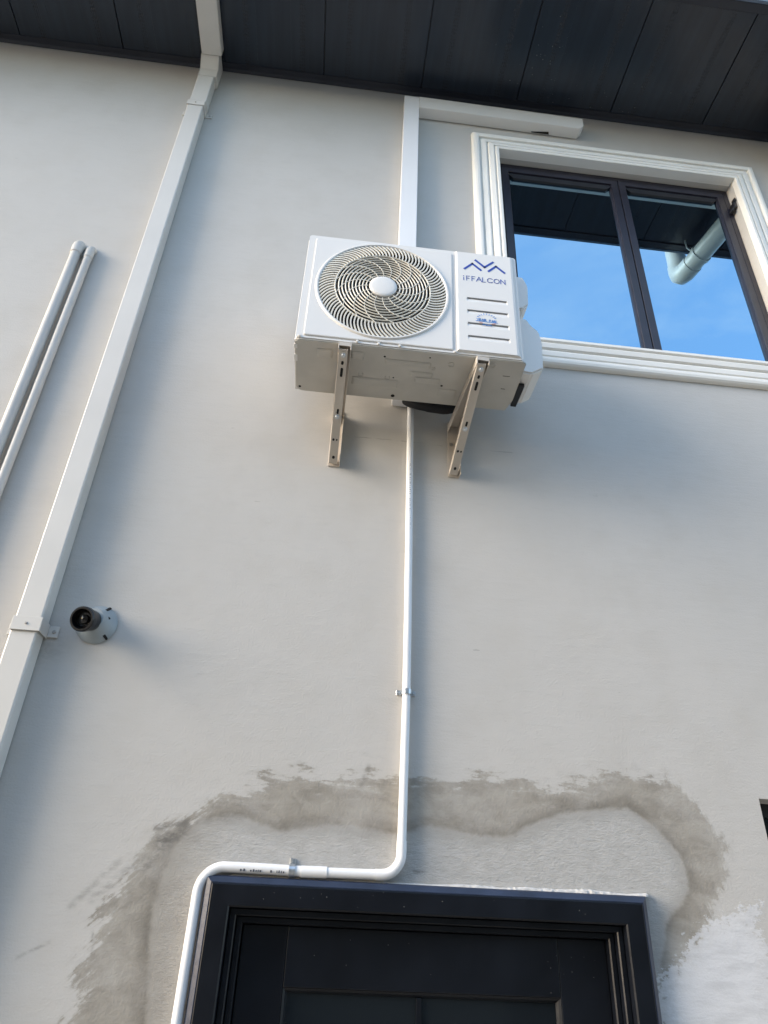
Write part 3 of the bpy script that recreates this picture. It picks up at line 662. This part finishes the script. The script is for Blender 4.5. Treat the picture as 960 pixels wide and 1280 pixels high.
# ------------------------------------------------------------------ gutter outlet pipe (mirrored in the right pane)
gp = thing('gutter_pipe', 'fat round grey pipe bending from the gutter, seen only mirrored in the right window pane', 'gutter pipe', (2.23, 1.33, 5.95))
E0 = Vector((2.233, 1.335, 5.935)); dirh = (Vector((2.345, 2.045, 5.905)) - E0).normalized()
bm = NB(); tube(bm, [(2.240, 1.335, 6.22), (2.236, 1.335, 6.03)], .064, 32); obj('outlet', bm, 'gutter_pipe', gp)
pts = [Vector((2.236, 1.335, 6.05)), Vector((2.234, 1.335, 6.00)), E0 + Vector((0, .006, .032)), E0 + Vector((0, .022, .008)), E0 + dirh * .055, E0 + dirh * .13]
bm = NB(); tube(bm, pts, .069, 32); obj('elbow', bm, 'gutter_pipe', gp)
bm = NB(); tube(bm, [E0 + dirh * .12, E0 + dirh * .63], .064, 32); obj('pipe', bm, 'gutter_pipe', gp)
bm = NB(); tube(bm, [E0 + dirh * .20, E0 + dirh * .225], .0715, 32); tube(bm, [E0 + dirh * .2125 + Vector((-.06, 0, .02)), E0 + dirh * .2125 + Vector((-.085, 0, .05)), E0 + dirh * .2125 + Vector((-.085, 0, .125))], .005, 8); obj('pipe_clip', bm, 'gutter_pipe', gp)
pts = [E0 + dirh * .60, E0 + dirh * .67, Vector((2.350, 2.040, 5.885)), Vector((2.352, 2.046, 5.83)), Vector((2.352, 2.046, 5.78))]
bm = NB(); tube(bm, pts, .069, 32); obj('elbow', bm, 'gutter_pipe', gp)
bm = NB(); tube(bm, [(2.352, 2.046, 5.80), (2.352, 2.046, .0)], .064, 32); obj('pipe', bm, 'gutter_pipe', gp)

# ------------------------------------------------------------------ air conditioner outdoor unit
AX0, AX1, AZ0, AZ1, AF, AB = -.196, .602, 3.724, 4.257, 1.72, 1.992
ac = thing('air_conditioner', 'white air conditioner outdoor unit with round fan grille, high on two brackets', 'air conditioner', (.2, 1.86, AZ0))
FCX, FCZ, FR_ = .0945, 3.993, .2415
def front_with_hole(bm, x0, x1, z0, z1, y, y1, n=96, rad=.012):
    """front sheet with the round fan opening, and its turned back edge"""
    pts = []
    for cx, cz, a0 in ((x1 - rad, z1 - rad, 0), (x0 + rad, z1 - rad, 90), (x0 + rad, z0 + rad, 180), (x1 - rad, z0 + rad, 270)):
        for k in range(5): a = R_(a0 + k * 22.5); pts.append((cx + rad * math.cos(a), cz + rad * math.sin(a)))
    o = [bm.verts.new((p[0], y, p[1])) for p in pts]; h = [bm.verts.new((FCX + math.cos(2 * PI * k / n) * (FR_ - .004), y, FCZ + math.sin(2 * PI * k / n) * (FR_ - .004))) for k in range(n)]
    es = [bm.edges.new((o[i], o[(i + 1) % len(o)])) for i in range(len(o))] + [bm.edges.new((h[i], h[(i + 1) % n])) for i in range(n)]
    bmesh.ops.triangle_fill(bm, use_beauty=True, use_dissolve=False, edges=es)
    o2 = [bm.verts.new((p[0], y1, p[1])) for p in pts]
    for i in range(len(o)): bm.faces.new((o[i], o[(i + 1) % len(o)], o2[(i + 1) % len(o)], o2[i]))
    h2 = [bm.verts.new((v.co.x, y + .012, v.co.z)) for v in h]
    for i in range(n): bm.faces.new((h[i], h[(i + 1) % n], h2[(i + 1) % n], h2[i]))
# cabinet body behind the front sheet: an open shell so that the fan chamber is real
bm = NB()
def shell_ring(y, e):
    pts = []; rad = .018
    x0, x1, z0, z1 = AX0 + e, AX1 - e, AZ0, AZ1 - e
    for cx, cz, a0 in ((x1 - rad, z1 - rad, 0), (x0 + rad, z1 - rad, 90)):
        for k in range(7): a = R_(a0 + k * 15); pts.append((cx + rad * math.cos(a), y, cz + rad * math.sin(a)))
    pts += [(x0, y, z0), (x1, y, z0)]
    return [bm.verts.new(p) for p in pts]
rings = [shell_ring(AF + .0075, .006), shell_ring(AF + .011, .002), shell_ring(AF + .017, 0), shell_ring(AB, 0), shell_ring(AB, .02), shell_ring(AF + .14, .02)]
for a, b in zip(rings, rings[1:]):
    k = len(a)
    for i in range(k): bm.faces.new((a[i], a[(i + 1) % k], b[(i + 1) % k], b[i]))
bm.faces.new(rings[-1])
cab = obj('cabinet', bm, 'ac_white', ac)
bm = NB(); front_with_hole(bm, AX0 + .003, AX1 - .002, AZ0 + .002, AZ1 - .003, AF + .001, AF + .012)
obj('front_sheet', bm, 'ac_white', ac)
# raised fan field and service panel
bm = NB(); n = 96; rad = .006; pts = []
x0, x1, z0, z1 = -.168, .352, 3.736, 4.238
def field(bm, x0, x1, z0, z1, y0, y1, e, hole):
    def loop(e_, y):
        out = []
        for cx, cz, a0 in ((x1 - rad - e_, z1 - rad - e_, 0), (x0 + rad + e_, z1 - rad - e_, 90), (x0 + rad + e_, z0 + rad + e_, 180), (x1 - rad - e_, z0 + rad + e_, 270)):
            for k in range(5): a = R_(a0 + k * 22.5); out.append(bm.verts.new((cx + rad * math.cos(a), y, cz + rad * math.sin(a))))
        return out
    A, B, D = loop(0, y1), loop(e * .3, y0 + (y1 - y0) * .25), loop(e, y0)
    for P, Q in ((A, B), (B, D)):
        for i in range(len(P)): f = bm.faces.new((P[i], P[(i + 1) % len(P)], Q[(i + 1) % len(P)], Q[i]))
    es = [bm.edges.new((D[i], D[(i + 1) % len(D)])) if not bm.edges.get((D[i], D[(i + 1) % len(D)])) else bm.edges.get((D[i], D[(i + 1) % len(D)])) for i in range(len(D))]
    if hole:
        h = [bm.verts.new((FCX + math.cos(2 * PI * k / n) * (FR_ - .003), y0, FCZ + math.sin(2 * PI * k / n) * (FR_ - .003))) for k in range(n)]
        es += [bm.edges.new((h[i], h[(i + 1) % n])) for i in range(n)]
        bmesh.ops.triangle_fill(bm, use_beauty=True, use_dissolve=False, edges=es)
    else: bm.faces.new(D)
field(bm, x0, x1, z0, z1, AF - .004, AF + .0005, .004, True); obj('fan_surround', bm, 'ac_white', ac)
# service panel with four pressed louvres (built as recessed wedges)
SX0, SX1, SZ0, SZ1 = .364, .598, 3.732, 4.250
sv = thing('service_panel', parent=ac, loc=((SX0 + SX1) / 2, AF, SZ0))
LV = [(.403, .552, 4.0005), (.404, .555, 3.938), (.403, .555, 3.8745), (.402, .553, 3.811)]
bm = NB(); YF = AF - .008
zc = [SZ0] + [v for l_ in LV[::-1] for v in (l_[2] - .024, l_[2])] + [SZ1]
lx0, lx1 = .403, .554
def q4(bm, *p): return bm.faces.new([bm.verts.new(v) for v in p])
q4(bm, (SX0 + .007, YF, SZ0 + .005), (lx0, YF, SZ0 + .005), (lx0, YF, SZ1 - .006), (SX0 + .007, YF, SZ1 - .006))
q4(bm, (lx1, YF, SZ0 + .005), (SX1 - .022, YF, SZ0 + .005), (SX1 - .022, YF, SZ1 - .006), (lx1, YF, SZ1 - .006))
lev = [SZ0 + .005] + [v for l_ in LV[::-1] for v in (l_[2] - .022, l_[2])] + [SZ1 - .006]
for i in range(0, len(lev), 2): q4(bm, (lx0, YF, lev[i]), (lx1, YF, lev[i]), (lx1, YF, lev[i + 1]), (lx0, YF, lev[i + 1]))
# rolled edges
q4(bm, (SX0, YF + .008, SZ0), (SX0 + .002, YF + .002, SZ0 + .003), (SX0 + .002, YF + .002, SZ1 - .003), (SX0, YF + .008, SZ1))
q4(bm, (SX0 + .002, YF + .002, SZ0 + .003), (SX0 + .007, YF, SZ0 + .005), (SX0 + .007, YF, SZ1 - .006), (SX0 + .002, YF + .002, SZ1 - .003))
q4(bm, (SX1 - .022, YF, SZ0 + .005), (SX1 - .014, YF + .002, SZ0 + .004), (SX1 - .014, YF + .002, SZ1 - .005), (SX1 - .022, YF, SZ1 - .006))
q4(bm, (SX1 - .014, YF + .002, SZ0 + .004), (SX1, YF + .012, SZ0), (SX1, YF + .012, SZ1), (SX1 - .014, YF + .002, SZ1 - .005))
q4(bm, (SX0, YF + .008, SZ1), (SX0 + .007, YF, SZ1 - .006), (SX1 - .022, YF, SZ1 - .006), (SX1, YF + .012, SZ1))
q4(bm, (SX0, YF + .008, SZ0), (SX1, YF + .012, SZ0), (SX1 - .014, YF + .002, SZ0 + .005), (SX0 + .007, YF, SZ0 + .005))
bmesh.ops.remove_doubles(bm, verts=bm.verts, dist=.0002)
obj('panel_sheet', bm, 'ac_white', sv)
for i, l_ in enumerate(LV):
    z1 = l_[2]; z0 = z1 - .022; bm = NB()
    q4(bm, (lx0, YF, z0), (lx1, YF, z0), (lx1 - .004, YF + .0045, z1 - .001), (lx0 + .004, YF + .0045, z1 - .001))
    q4(bm, (lx0 + .004, YF + .0045, z1 - .001), (lx1 - .004, YF + .0045, z1 - .001), (lx1, YF, z1), (lx0, YF, z1))
    q4(bm, (lx0, YF, z0), (lx0 + .004, YF + .0045, z1 - .001), (lx0, YF, z1), (lx0, YF + .0001, (z0 + z1) / 2))
    q4(bm, (lx1, YF, z0), (lx1, YF + .0001, (z0 + z1) / 2), (lx1, YF, z1), (lx1 - .004, YF + .0045, z1 - .001))
    obj('louvre', bm, 'ac_white', sv)
    bm = NB(); box(bm, lx0 + .003, lx1 - .003, YF + .0006, YF + .0030, z1 - .0034, z1 - .0016); obj('louvre_shade', bm, 'shade_line', sv)  # grey bar painted as the shadow line under the louvre's upper edge
# printed mark: three folded chevrons and thin lettering
bm = NB(); W_ = .0085
for seg in ([(.398, 4.152), (.428, 4.184), (.459, 4.153)], [(.441, 4.205), (.4745, 4.171), (.508, 4.204)], [(.490, 4.152), (.519, 4.183), (.550, 4.152)]):
    for a, b in zip(seg, seg[1:]): strokes(bm, [(*a, *b)], W_, YF - .0002)
obj('chevron_mark', bm, 'blue_print', sv)
bm = NB(); hh = .0235
adv = {'i': .0110, 'F': .0200, 'A': .0235, 'L': .0185, 'C': .0245, 'Q': .0262, 'N': .02}; xx = .393
for ch in 'iFFALCQN':     # Q here is the round O glyph
    wd_ = {'i': .1, 'F': .58, 'A': .86, 'L': .6, 'C': .85, 'Q': .9, 'N': .78}[ch]
    strokes(bm, [(xx + s[0] * hh * wd_, 4.089 + s[1] * hh, xx + s[2] * hh * wd_, 4.089 + s[3] * hh) for s in GL[ch]], .0024, YF - .0002); xx += adv[ch] - (.0030 if (ch == 'F' and xx > .42) else 0)
obj('lettering', bm, 'blue_print', sv)
# small sticker between the second and third louvre
bm = NB(); random.seed(3)
for k in range(9):
    a = R_(180 - 20 - k * 17.5); c = (.473 + .030 * math.cos(a), 3.896 + .023 * math.sin(a)); strokes(bm, [(c[0], c[1], c[0] + .006 * math.cos(a), c[1] + .005 * math.sin(a))], .0022, YF - .0004)
strokes(bm, text_segs('YEAR', .437, 3.886, .010, .009), .0019, YF - .0004)
strokes(bm, text_segs('FAN', .482, 3.884, .010, .009), .0019, YF - .0004)
strokes(bm, [(.434, 3.884, .512, 3.882)], .0018, YF - .0004)
strokes(bm, [(.458, 3.866, .465, 3.869), (.470, 3.865, .477, 3.869), (.483, 3.869, .490, 3.865), (.458, 3.869, .490, 3.8665)], .0024, YF - .0004)
obj('sticker_print', bm, 'sky_print', sv)
bm = NB(); strokes(bm, [(.446, 3.8785, .458, 3.8755), (.492, 3.8745, .504, 3.8775)], .0016, YF - .0004); obj('sticker_print', bm, 'red_print', sv)

# fan chamber and fan
bm = NB(); lathe(bm, [(FR_ - .004, -.012), (FR_ - .006, -.11), (.02, -.112)], (FCX, AF, FCZ), (0, -1, 0), 64, cap0=False, cap1=True)
obj('fan_chamber', bm, 'fan_dark', ac)
fan = thing('fan', parent=ac, loc=(FCX, AF + .07, FCZ))
bm = NB(); lathe(bm, [(.048, 0), (.050, .03), (.040, .040)], (FCX, AF + .09, FCZ), (0, -1, 0), 32); obj('hub', bm, 'fan', fan)
for b_ in range(3):
    bm = NB(); g = []; base = b_ * 120 + 18
    for i in range(9):
        r = .045 + (.215 - .045) * i / 8; row = []
        for j in range(9):
            a = R_(base + (j / 8 - .5) * (62 + 22 * i / 8) + 22 * i / 8); y = AF + .075 - .035 * (j / 8 - .5) - .006 * math.sin(j / 8 * PI)
            row.append(bm.verts.new((FCX + r * math.cos(a), y, FCZ + r * math.sin(a))))
        g.append(row)
    for i in range(8):
        for j in range(8): bm.faces.new((g[i][j], g[i + 1][j], g[i + 1][j + 1], g[i][j + 1]))
    bmesh.ops.solidify(bm, geom=bm.faces[:], thickness=.003)
    obj('blade', bm, 'fan', fan, smooth=True)
# grille
gr = thing('fan_grille', parent=ac, loc=(FCX, AF, FCZ))
def dome(r): return AF - .006 - .013 * max(0., 1 - (r / .235) ** 2)
bm = NB(); lathe(bm, [(FR_ - .011, -.006), (FR_ - .010, .005), (FR_ - .006, .0095), (FR_ - .001, .0095), (FR_ + .003, .006), (FR_ + .004, .0035)], (FCX, AF, FCZ), (0, -1, 0), 96, cap0=False, cap1=False); obj('outer_ring', bm, 'ac_white', gr)
def flat_ring(r, w, d, m, nm, n=72):
    bm = NB(); y = dome(r)
    R4 = [[bm.verts.new((FCX + math.cos(2 * PI * k / n) * rr, yy, FCZ + math.sin(2 * PI * k / n) * rr)) for k in range(n)] for rr, yy in ((r - w / 2, y + .001), (r, y - .0008), (r + w / 2, y + .001), (r + w / 2, y + d), (r - w / 2, y + d))]
    for i in range(5):
        a, b = R4[i], R4[(i + 1) % 5]
        for k in range(n): bm.faces.new((a[k], a[(k + 1) % n], b[(k + 1) % n], b[k])).smooth = False
    return obj(nm, bm, m, gr)
flat_ring(.1735, .0052, .006, 'grille', 'inner_ring')
for k in range(9): flat_ring(.0615 + k * .01235, .0048, .0030, 'grille', 'wire_ring')
bm = NB(); lathe(bm, [(.0505, -.004), (.0505, .004), (.048, .0062), (.040, .0078), (.02, .0085), (.002, .0088)], (FCX, dome(0) + .004, FCZ + .0025), (0, -1, 0), 48); obj('cap', bm, 'ac_white', gr)
# spiral spokes
def ribbon(bm, pts, w, d):
    V = []
    for i, (r, a) in enumerate(pts):
        r2, a2 = pts[min(i + 1, len(pts) - 1)]; r1, a1 = pts[max(i - 1, 0)]
        p = Vector((FCX + r * math.cos(a), FCZ + r * math.sin(a))); t = Vector((r2 * math.cos(a2) - r1 * math.cos(a1), r2 * math.sin(a2) - r1 * math.sin(a1))).normalized(); nn = Vector((-t.y, t.x)) * w / 2; y = dome(r) - .0006
        V.append([bm.verts.new((p.x + nn.x, y, p.y + nn.y)), bm.verts.new((p.x - nn.x, y, p.y - nn.y)), bm.verts.new((p.x - nn.x, y + d, p.y - nn.y)), bm.verts.new((p.x + nn.x, y + d, p.y + nn.y))])
    for a, b in zip(V, V[1:]):
        for i in range(4): bm.faces.new((a[i], a[(i + 1) % 4], b[(i + 1) % 4], b[i]))
    bm.faces.new(V[0][::-1]); bm.faces.new(V[-1])
def spun(nm, count, r0, r1, turn, steps, w, d):
    me = None
    for k in range(count):
        if me is None:
            bm = NB(); ribbon(bm, [(r0 + (r1 - r0) * i / steps, R_(turn) * (i / steps) ** 1.7) for i in range(steps + 1)], w, d)
            o = obj(nm, bm, 'grille', gr, origin=(FCX, AF, FCZ)); me = o.data
        else:
            o = bpy.data.objects.new(nm, me); C.objects.link(o); o.parent = gr
        o.rotation_euler = (0, 2 * PI * k / count, 0)
spun('spoke', 16, .054, .173, 38, 9, .0019, .0030)
spun('vane', 90, .175, .2325, 9, 6, .0050, .0040)
# base pan
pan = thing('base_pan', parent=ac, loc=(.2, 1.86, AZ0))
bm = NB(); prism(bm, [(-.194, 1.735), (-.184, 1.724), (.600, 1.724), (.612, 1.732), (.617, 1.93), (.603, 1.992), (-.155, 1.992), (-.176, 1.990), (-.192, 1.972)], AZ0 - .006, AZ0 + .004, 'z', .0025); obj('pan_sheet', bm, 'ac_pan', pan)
ZB = AZ0 - .006
def emboss(x0, x1, y0, y1, h=.0042):
    bm = NB(); e = .006
    lo = [(x0 + e, y0 + e), (x1 - e, y0 + e), (x1 - e, y1 - e), (x0 + e, y1 - e)]; hi = [(x0, y0), (x1, y0), (x1, y1), (x0, y1)]
    A = [bm.verts.new((*p, ZB - h)) for p in lo]; B = [bm.verts.new((*p, ZB - .0002)) for p in hi]
    bm.faces.new(A)
    for i in range(4): bm.faces.new((A[i], A[(i + 1) % 4], B[(i + 1) % 4], B[i]))
    bm.faces.new(B[::-1]); bmesh.ops.recalc_face_normals(bm, faces=bm.faces)
    bmesh.ops.bevel(bm, geom=[e_ for e_ in bm.edges], offset=.0018, segments=2, affect='EDGES')
    obj('pressed_rib', bm, 'ac_pan', pan)
for a in ((-.120, -.062, 1.755, 1.800), (.000, .048, 1.752, 1.792), (.120, .285, 1.772, 1.802), (.010, .180, 1.880, 1.925), (.215, .300, 1.822, 1.850), (.235, .330, 1.850, 1.882), (.330, .400, 1.900, 1.945)): emboss(*a)
bm = NB(); emb = [(-.185, .0, 1.815, 1.818)]
def hole(x, y, r, nm='hole'):
    bm = NB(); lathe(bm, [(r, -.0006), (r, .0006)], (x, y, ZB - (.0052 if nm == 'deep' else .0002)), (0, 0, -1), 14); obj('hole', bm, 'dark_hole', pan)
for x, y, r in ((.012, 1.768, .0042), (.118, 1.765, .004), (.169, 1.968, .0075), (.340, 1.886, .0045), (-.178, 1.966, .005), (-.007, 1.878, .003), (.160, 1.868, .003), (.275, 1.748, .003)): hole(x, y, r)
for cx, cy in ((.042, 1.870), (.139, 1.872)):      # small punched brackets
    bm = NB()
    for a in ((-.010, -.006, -.008, -.004), (.004, .008, -.010, -.006), (-.009, .007, .006, .0085), (-.010, -.0075, -.004, .004), (.006, .0085, -.004, .004)): box(bm, cx + a[0], cx + a[1], cy + a[2], cy + a[3], ZB - .0010, ZB - .0001)
    obj('punched_tab', bm, 'screw', pan)
for cx, cy, r in ((.354, 1.771, .012), (.497, 1.752, .013), (.295, 1.80, .008)):
    bm = NB(); lathe(bm, [(r, 0), (r, .0015), (r * .8, .0022), (r * .75, .0008), (.002, .0008)], (cx, cy, ZB - .0002), (0, 0, -1), 20); obj('knockout', bm, 'ac_pan', pan)
for z in ((.546, .572, 1.80), (.556, .572, 1.868)):
    bm = NB(); box(bm, z[0], z[1], z[2], z[2] + .0022, ZB - .0006, ZB - .0001); obj('slit', bm, 'dark_hole', pan)
for y0, y1 in ((1.748, 1.768), (1.800, 1.832)):
    bm = NB(); box(bm, -.1975, -.186, y0, y1, ZB - .0012, ZB + .004, .0005, 1); obj('sunlit_notch', bm, 'ac_white', pan)  # white pieces standing for sunlit notches in the pan's edge
for x in (-.180, .018, .092, .165, .358): screw(ac, x, AF - .0005, 3.731, .0048, m='ac_white', h=.004)
# valve cover and carry handle on the right side
bm = NB(); prism(bm, [(.6025, 3.742), (.655, 3.738), (.698, 3.768), (.703, 3.90), (.694, 3.955), (.664, 3.985), (.652, 4.012), (.6025, 4.018)], 1.795, 1.972, 'y', .006); obj('valve_cover', bm, 'ac_white', ac)
bm = NB(); prism(bm, [(.6025, 4.052), (.640, 4.060), (.662, 4.085), (.666, 4.190), (.650, 4.236), (.6025, 4.240)], 1.79, 1.90, 'y', .005); obj('carry_handle', bm, 'ac_white', ac)
bm = NB(); box(bm, .618, .640, 1.850, 1.968, 3.722, 3.737, .002); obj('cover_gasket', bm, 'black', ac)
bm = NB(); box(bm, -.203, -.1965, 1.80, 1.88, 4.07, 4.11, .002); obj('side_grip', bm, 'black', ac)

# insulated hose looping behind the unit
hs = thing('insulated_hose', 'black foam covered hose sagging behind the bottom of the outdoor unit', 'hose', (.33, 2.05, 3.72))
bm = NB(); tube(bm, [(.235, 2.085, 3.80), (.250, 2.060, 3.770), (.285, 2.045, 3.750), (.330, 2.040, 3.741), (.390, 2.045, 3.743), (.430, 2.045, 3.757), (.480, 2.03, 3.80), (.545, 2.005, 3.90), (.61, 1.97, 3.95)], .020, 16); obj('hose', bm, 'black_foam', hs)
bm = NB(); tube(bm, [(.240, 2.085, 3.83), (.270, 2.075, 3.785), (.320, 2.070, 3.762), (.380, 2.072, 3.760), (.440, 2.07, 3.776), (.500, 2.05, 3.82), (.58, 2.01, 3.92), (.62, 1.97, 3.97)], .018, 16); obj('hose', bm, 'black_foam', hs)

# ------------------------------------------------------------------ wall brackets (built once, copied)
def bracket():
    X, Y, Z = 0., 0., 0.
    t = thing('wall_bracket', 'left of the two beige steel brackets under the outdoor unit', 'bracket', (0, 0, 0), 'steel brackets carrying the outdoor unit')
    bm = NB(); box(bm, -.022, .022, -.0045, -.001, 0, .262, .0008, 1); box(bm, .0190, .0222, -.034, -.0046, 0, .240, .0006, 1); obj('wall_leg', bm, 'bracket', t)
    bm = NB(); box(bm, -.022, .022, -.408, -.0046, .2385, .2415, .0006, 1); box(bm, -.0222, -.0195, -.408, -.0046, .208, .2384, .0006, 1); box(bm, .0195, .0222, -.408, -.0346, .208, .2384, .0006, 1); box(bm, -.0192, .0192, -.408, -.4055, .222, .2383, .0006, 1); obj('arm', bm, 'bracket', t)
    # brace: a channel set between the arm's tip and the foot of the leg
    A = Vector((0, -.402, .212)); B = Vector((0, -.014, .006)); D = (B - A); Ln = D.length; D.normalize(); nrm = Vector((1, 0, 0)).cross(D); nrm = nrm if nrm.z < 0 else -nrm
    def P(x, s, o_): return Vector((x, 0, 0)) + A + D * s + nrm * o_
    def bar(bm, x0, x1, s0, s1, o0_, o1_, bv=.0006):
        vs = [bm.verts.new(P(x, s, o_)) for x in (x0, x1) for s in (s0, s1) for o_ in (o0_, o1_)]
        fs = [bm.faces.new([vs[i] for i in f]) for f in [(0, 1, 3, 2), (4, 6, 7, 5), (0, 4, 5, 1), (2, 3, 7, 6), (0, 2, 6, 4), (1, 5, 7, 3)]]
        if bv: bmesh.ops.recalc_face_normals(bm, faces=fs); bmesh.ops.bevel(bm, geom=list({e for f in fs for e in f.edges}), offset=bv, segments=1, affect='EDGES')
    bm = NB(); w = .0175
    w0, w1 = -.0190, .0115; bar(bm, w0, w1, 0, Ln, 0, .0028); bar(bm, w0, w0 + .0026, 0, Ln, -.019, -.0001); bar(bm, w1 - .0026, w1, 0, Ln, -.019, -.0001); br = obj('brace', bm, 'bracket', t)
    def slot(s, L_, ww=.0035, x=0.):
        x -= .0035
        bm = NB(); pts = []
        for k in range(12):
            a = 2 * PI * k / 12; pts.append((x + math.cos(a) * ww, s + math.sin(a) * ww + (L_ / 2 if math.sin(a) > 0 else -L_ / 2)))
        va = [bm.verts.new(P(a, b, .0032)) for a, b in pts]; vb = [bm.verts.new(P(a, b, .0020)) for a, b in pts]; bm.faces.new(va); bm.faces.new(vb[::-1])
        for k in range(12): bm.faces.new((va[k], va[(k + 1) % 12], vb[(k + 1) % 12], vb[k]))
        obj('slot', bm, 'dark_hole', t)
    slot(.048, .005, .0045); slot(.082, .024, .0048); slot(.228, .012, .004); slot(.340, .002, .004, -.006); slot(.340, .002, .003, .006); slot(.412, .003, .005)
    def bolt(s, x=0.):
        x -= .0035
        b = thing('bolt', parent=t, loc=tuple(P(x, s, .003)))
        bm = NB(); lathe(bm, [(.0095, 0), (.0095, .0014)], P(x, s, .0029), nrm, 20); obj('washer', bm, 'galv', b)
        bm = NB(); lathe(bm, [(.0066, .0015), (.0066, .0058), (.0055, .0066)], P(x, s, .0029), nrm, 6); obj('hex_head', bm, 'galv', b)
    bolt(.020, .001); bolt(.248, -.001)
    # side bolts of the arm and an anchor in the leg
    for z in (.030, .150):
        b = thing('anchor', parent=t, loc=(-.008, -.005, z)); bm = NB(); lathe(bm, [(.008, 0), (.008, .0012), (.0056, .0014), (.0056, .006)], (-.008, -.0046, z), (0, -1, 0), 14); obj('hex_head', bm, 'screw', b)
    return t
b0 = bracket()
def copy_tree(o, parent=None):
    c = o.copy(); C.objects.link(c); c.parent = parent
    for ch in o.children: copy_tree(ch, c)
    return c
b1 = copy_tree(b0)
b0.location = (-.028, YW, 3.476); b0.rotation_euler = (0, 0, R_(.8))
b1.location = (.426, YW, 3.476); b1.rotation_euler = (0, 0, R_(4.0)); b1['label'] = 'right of the two beige steel brackets, under the printed service panel'
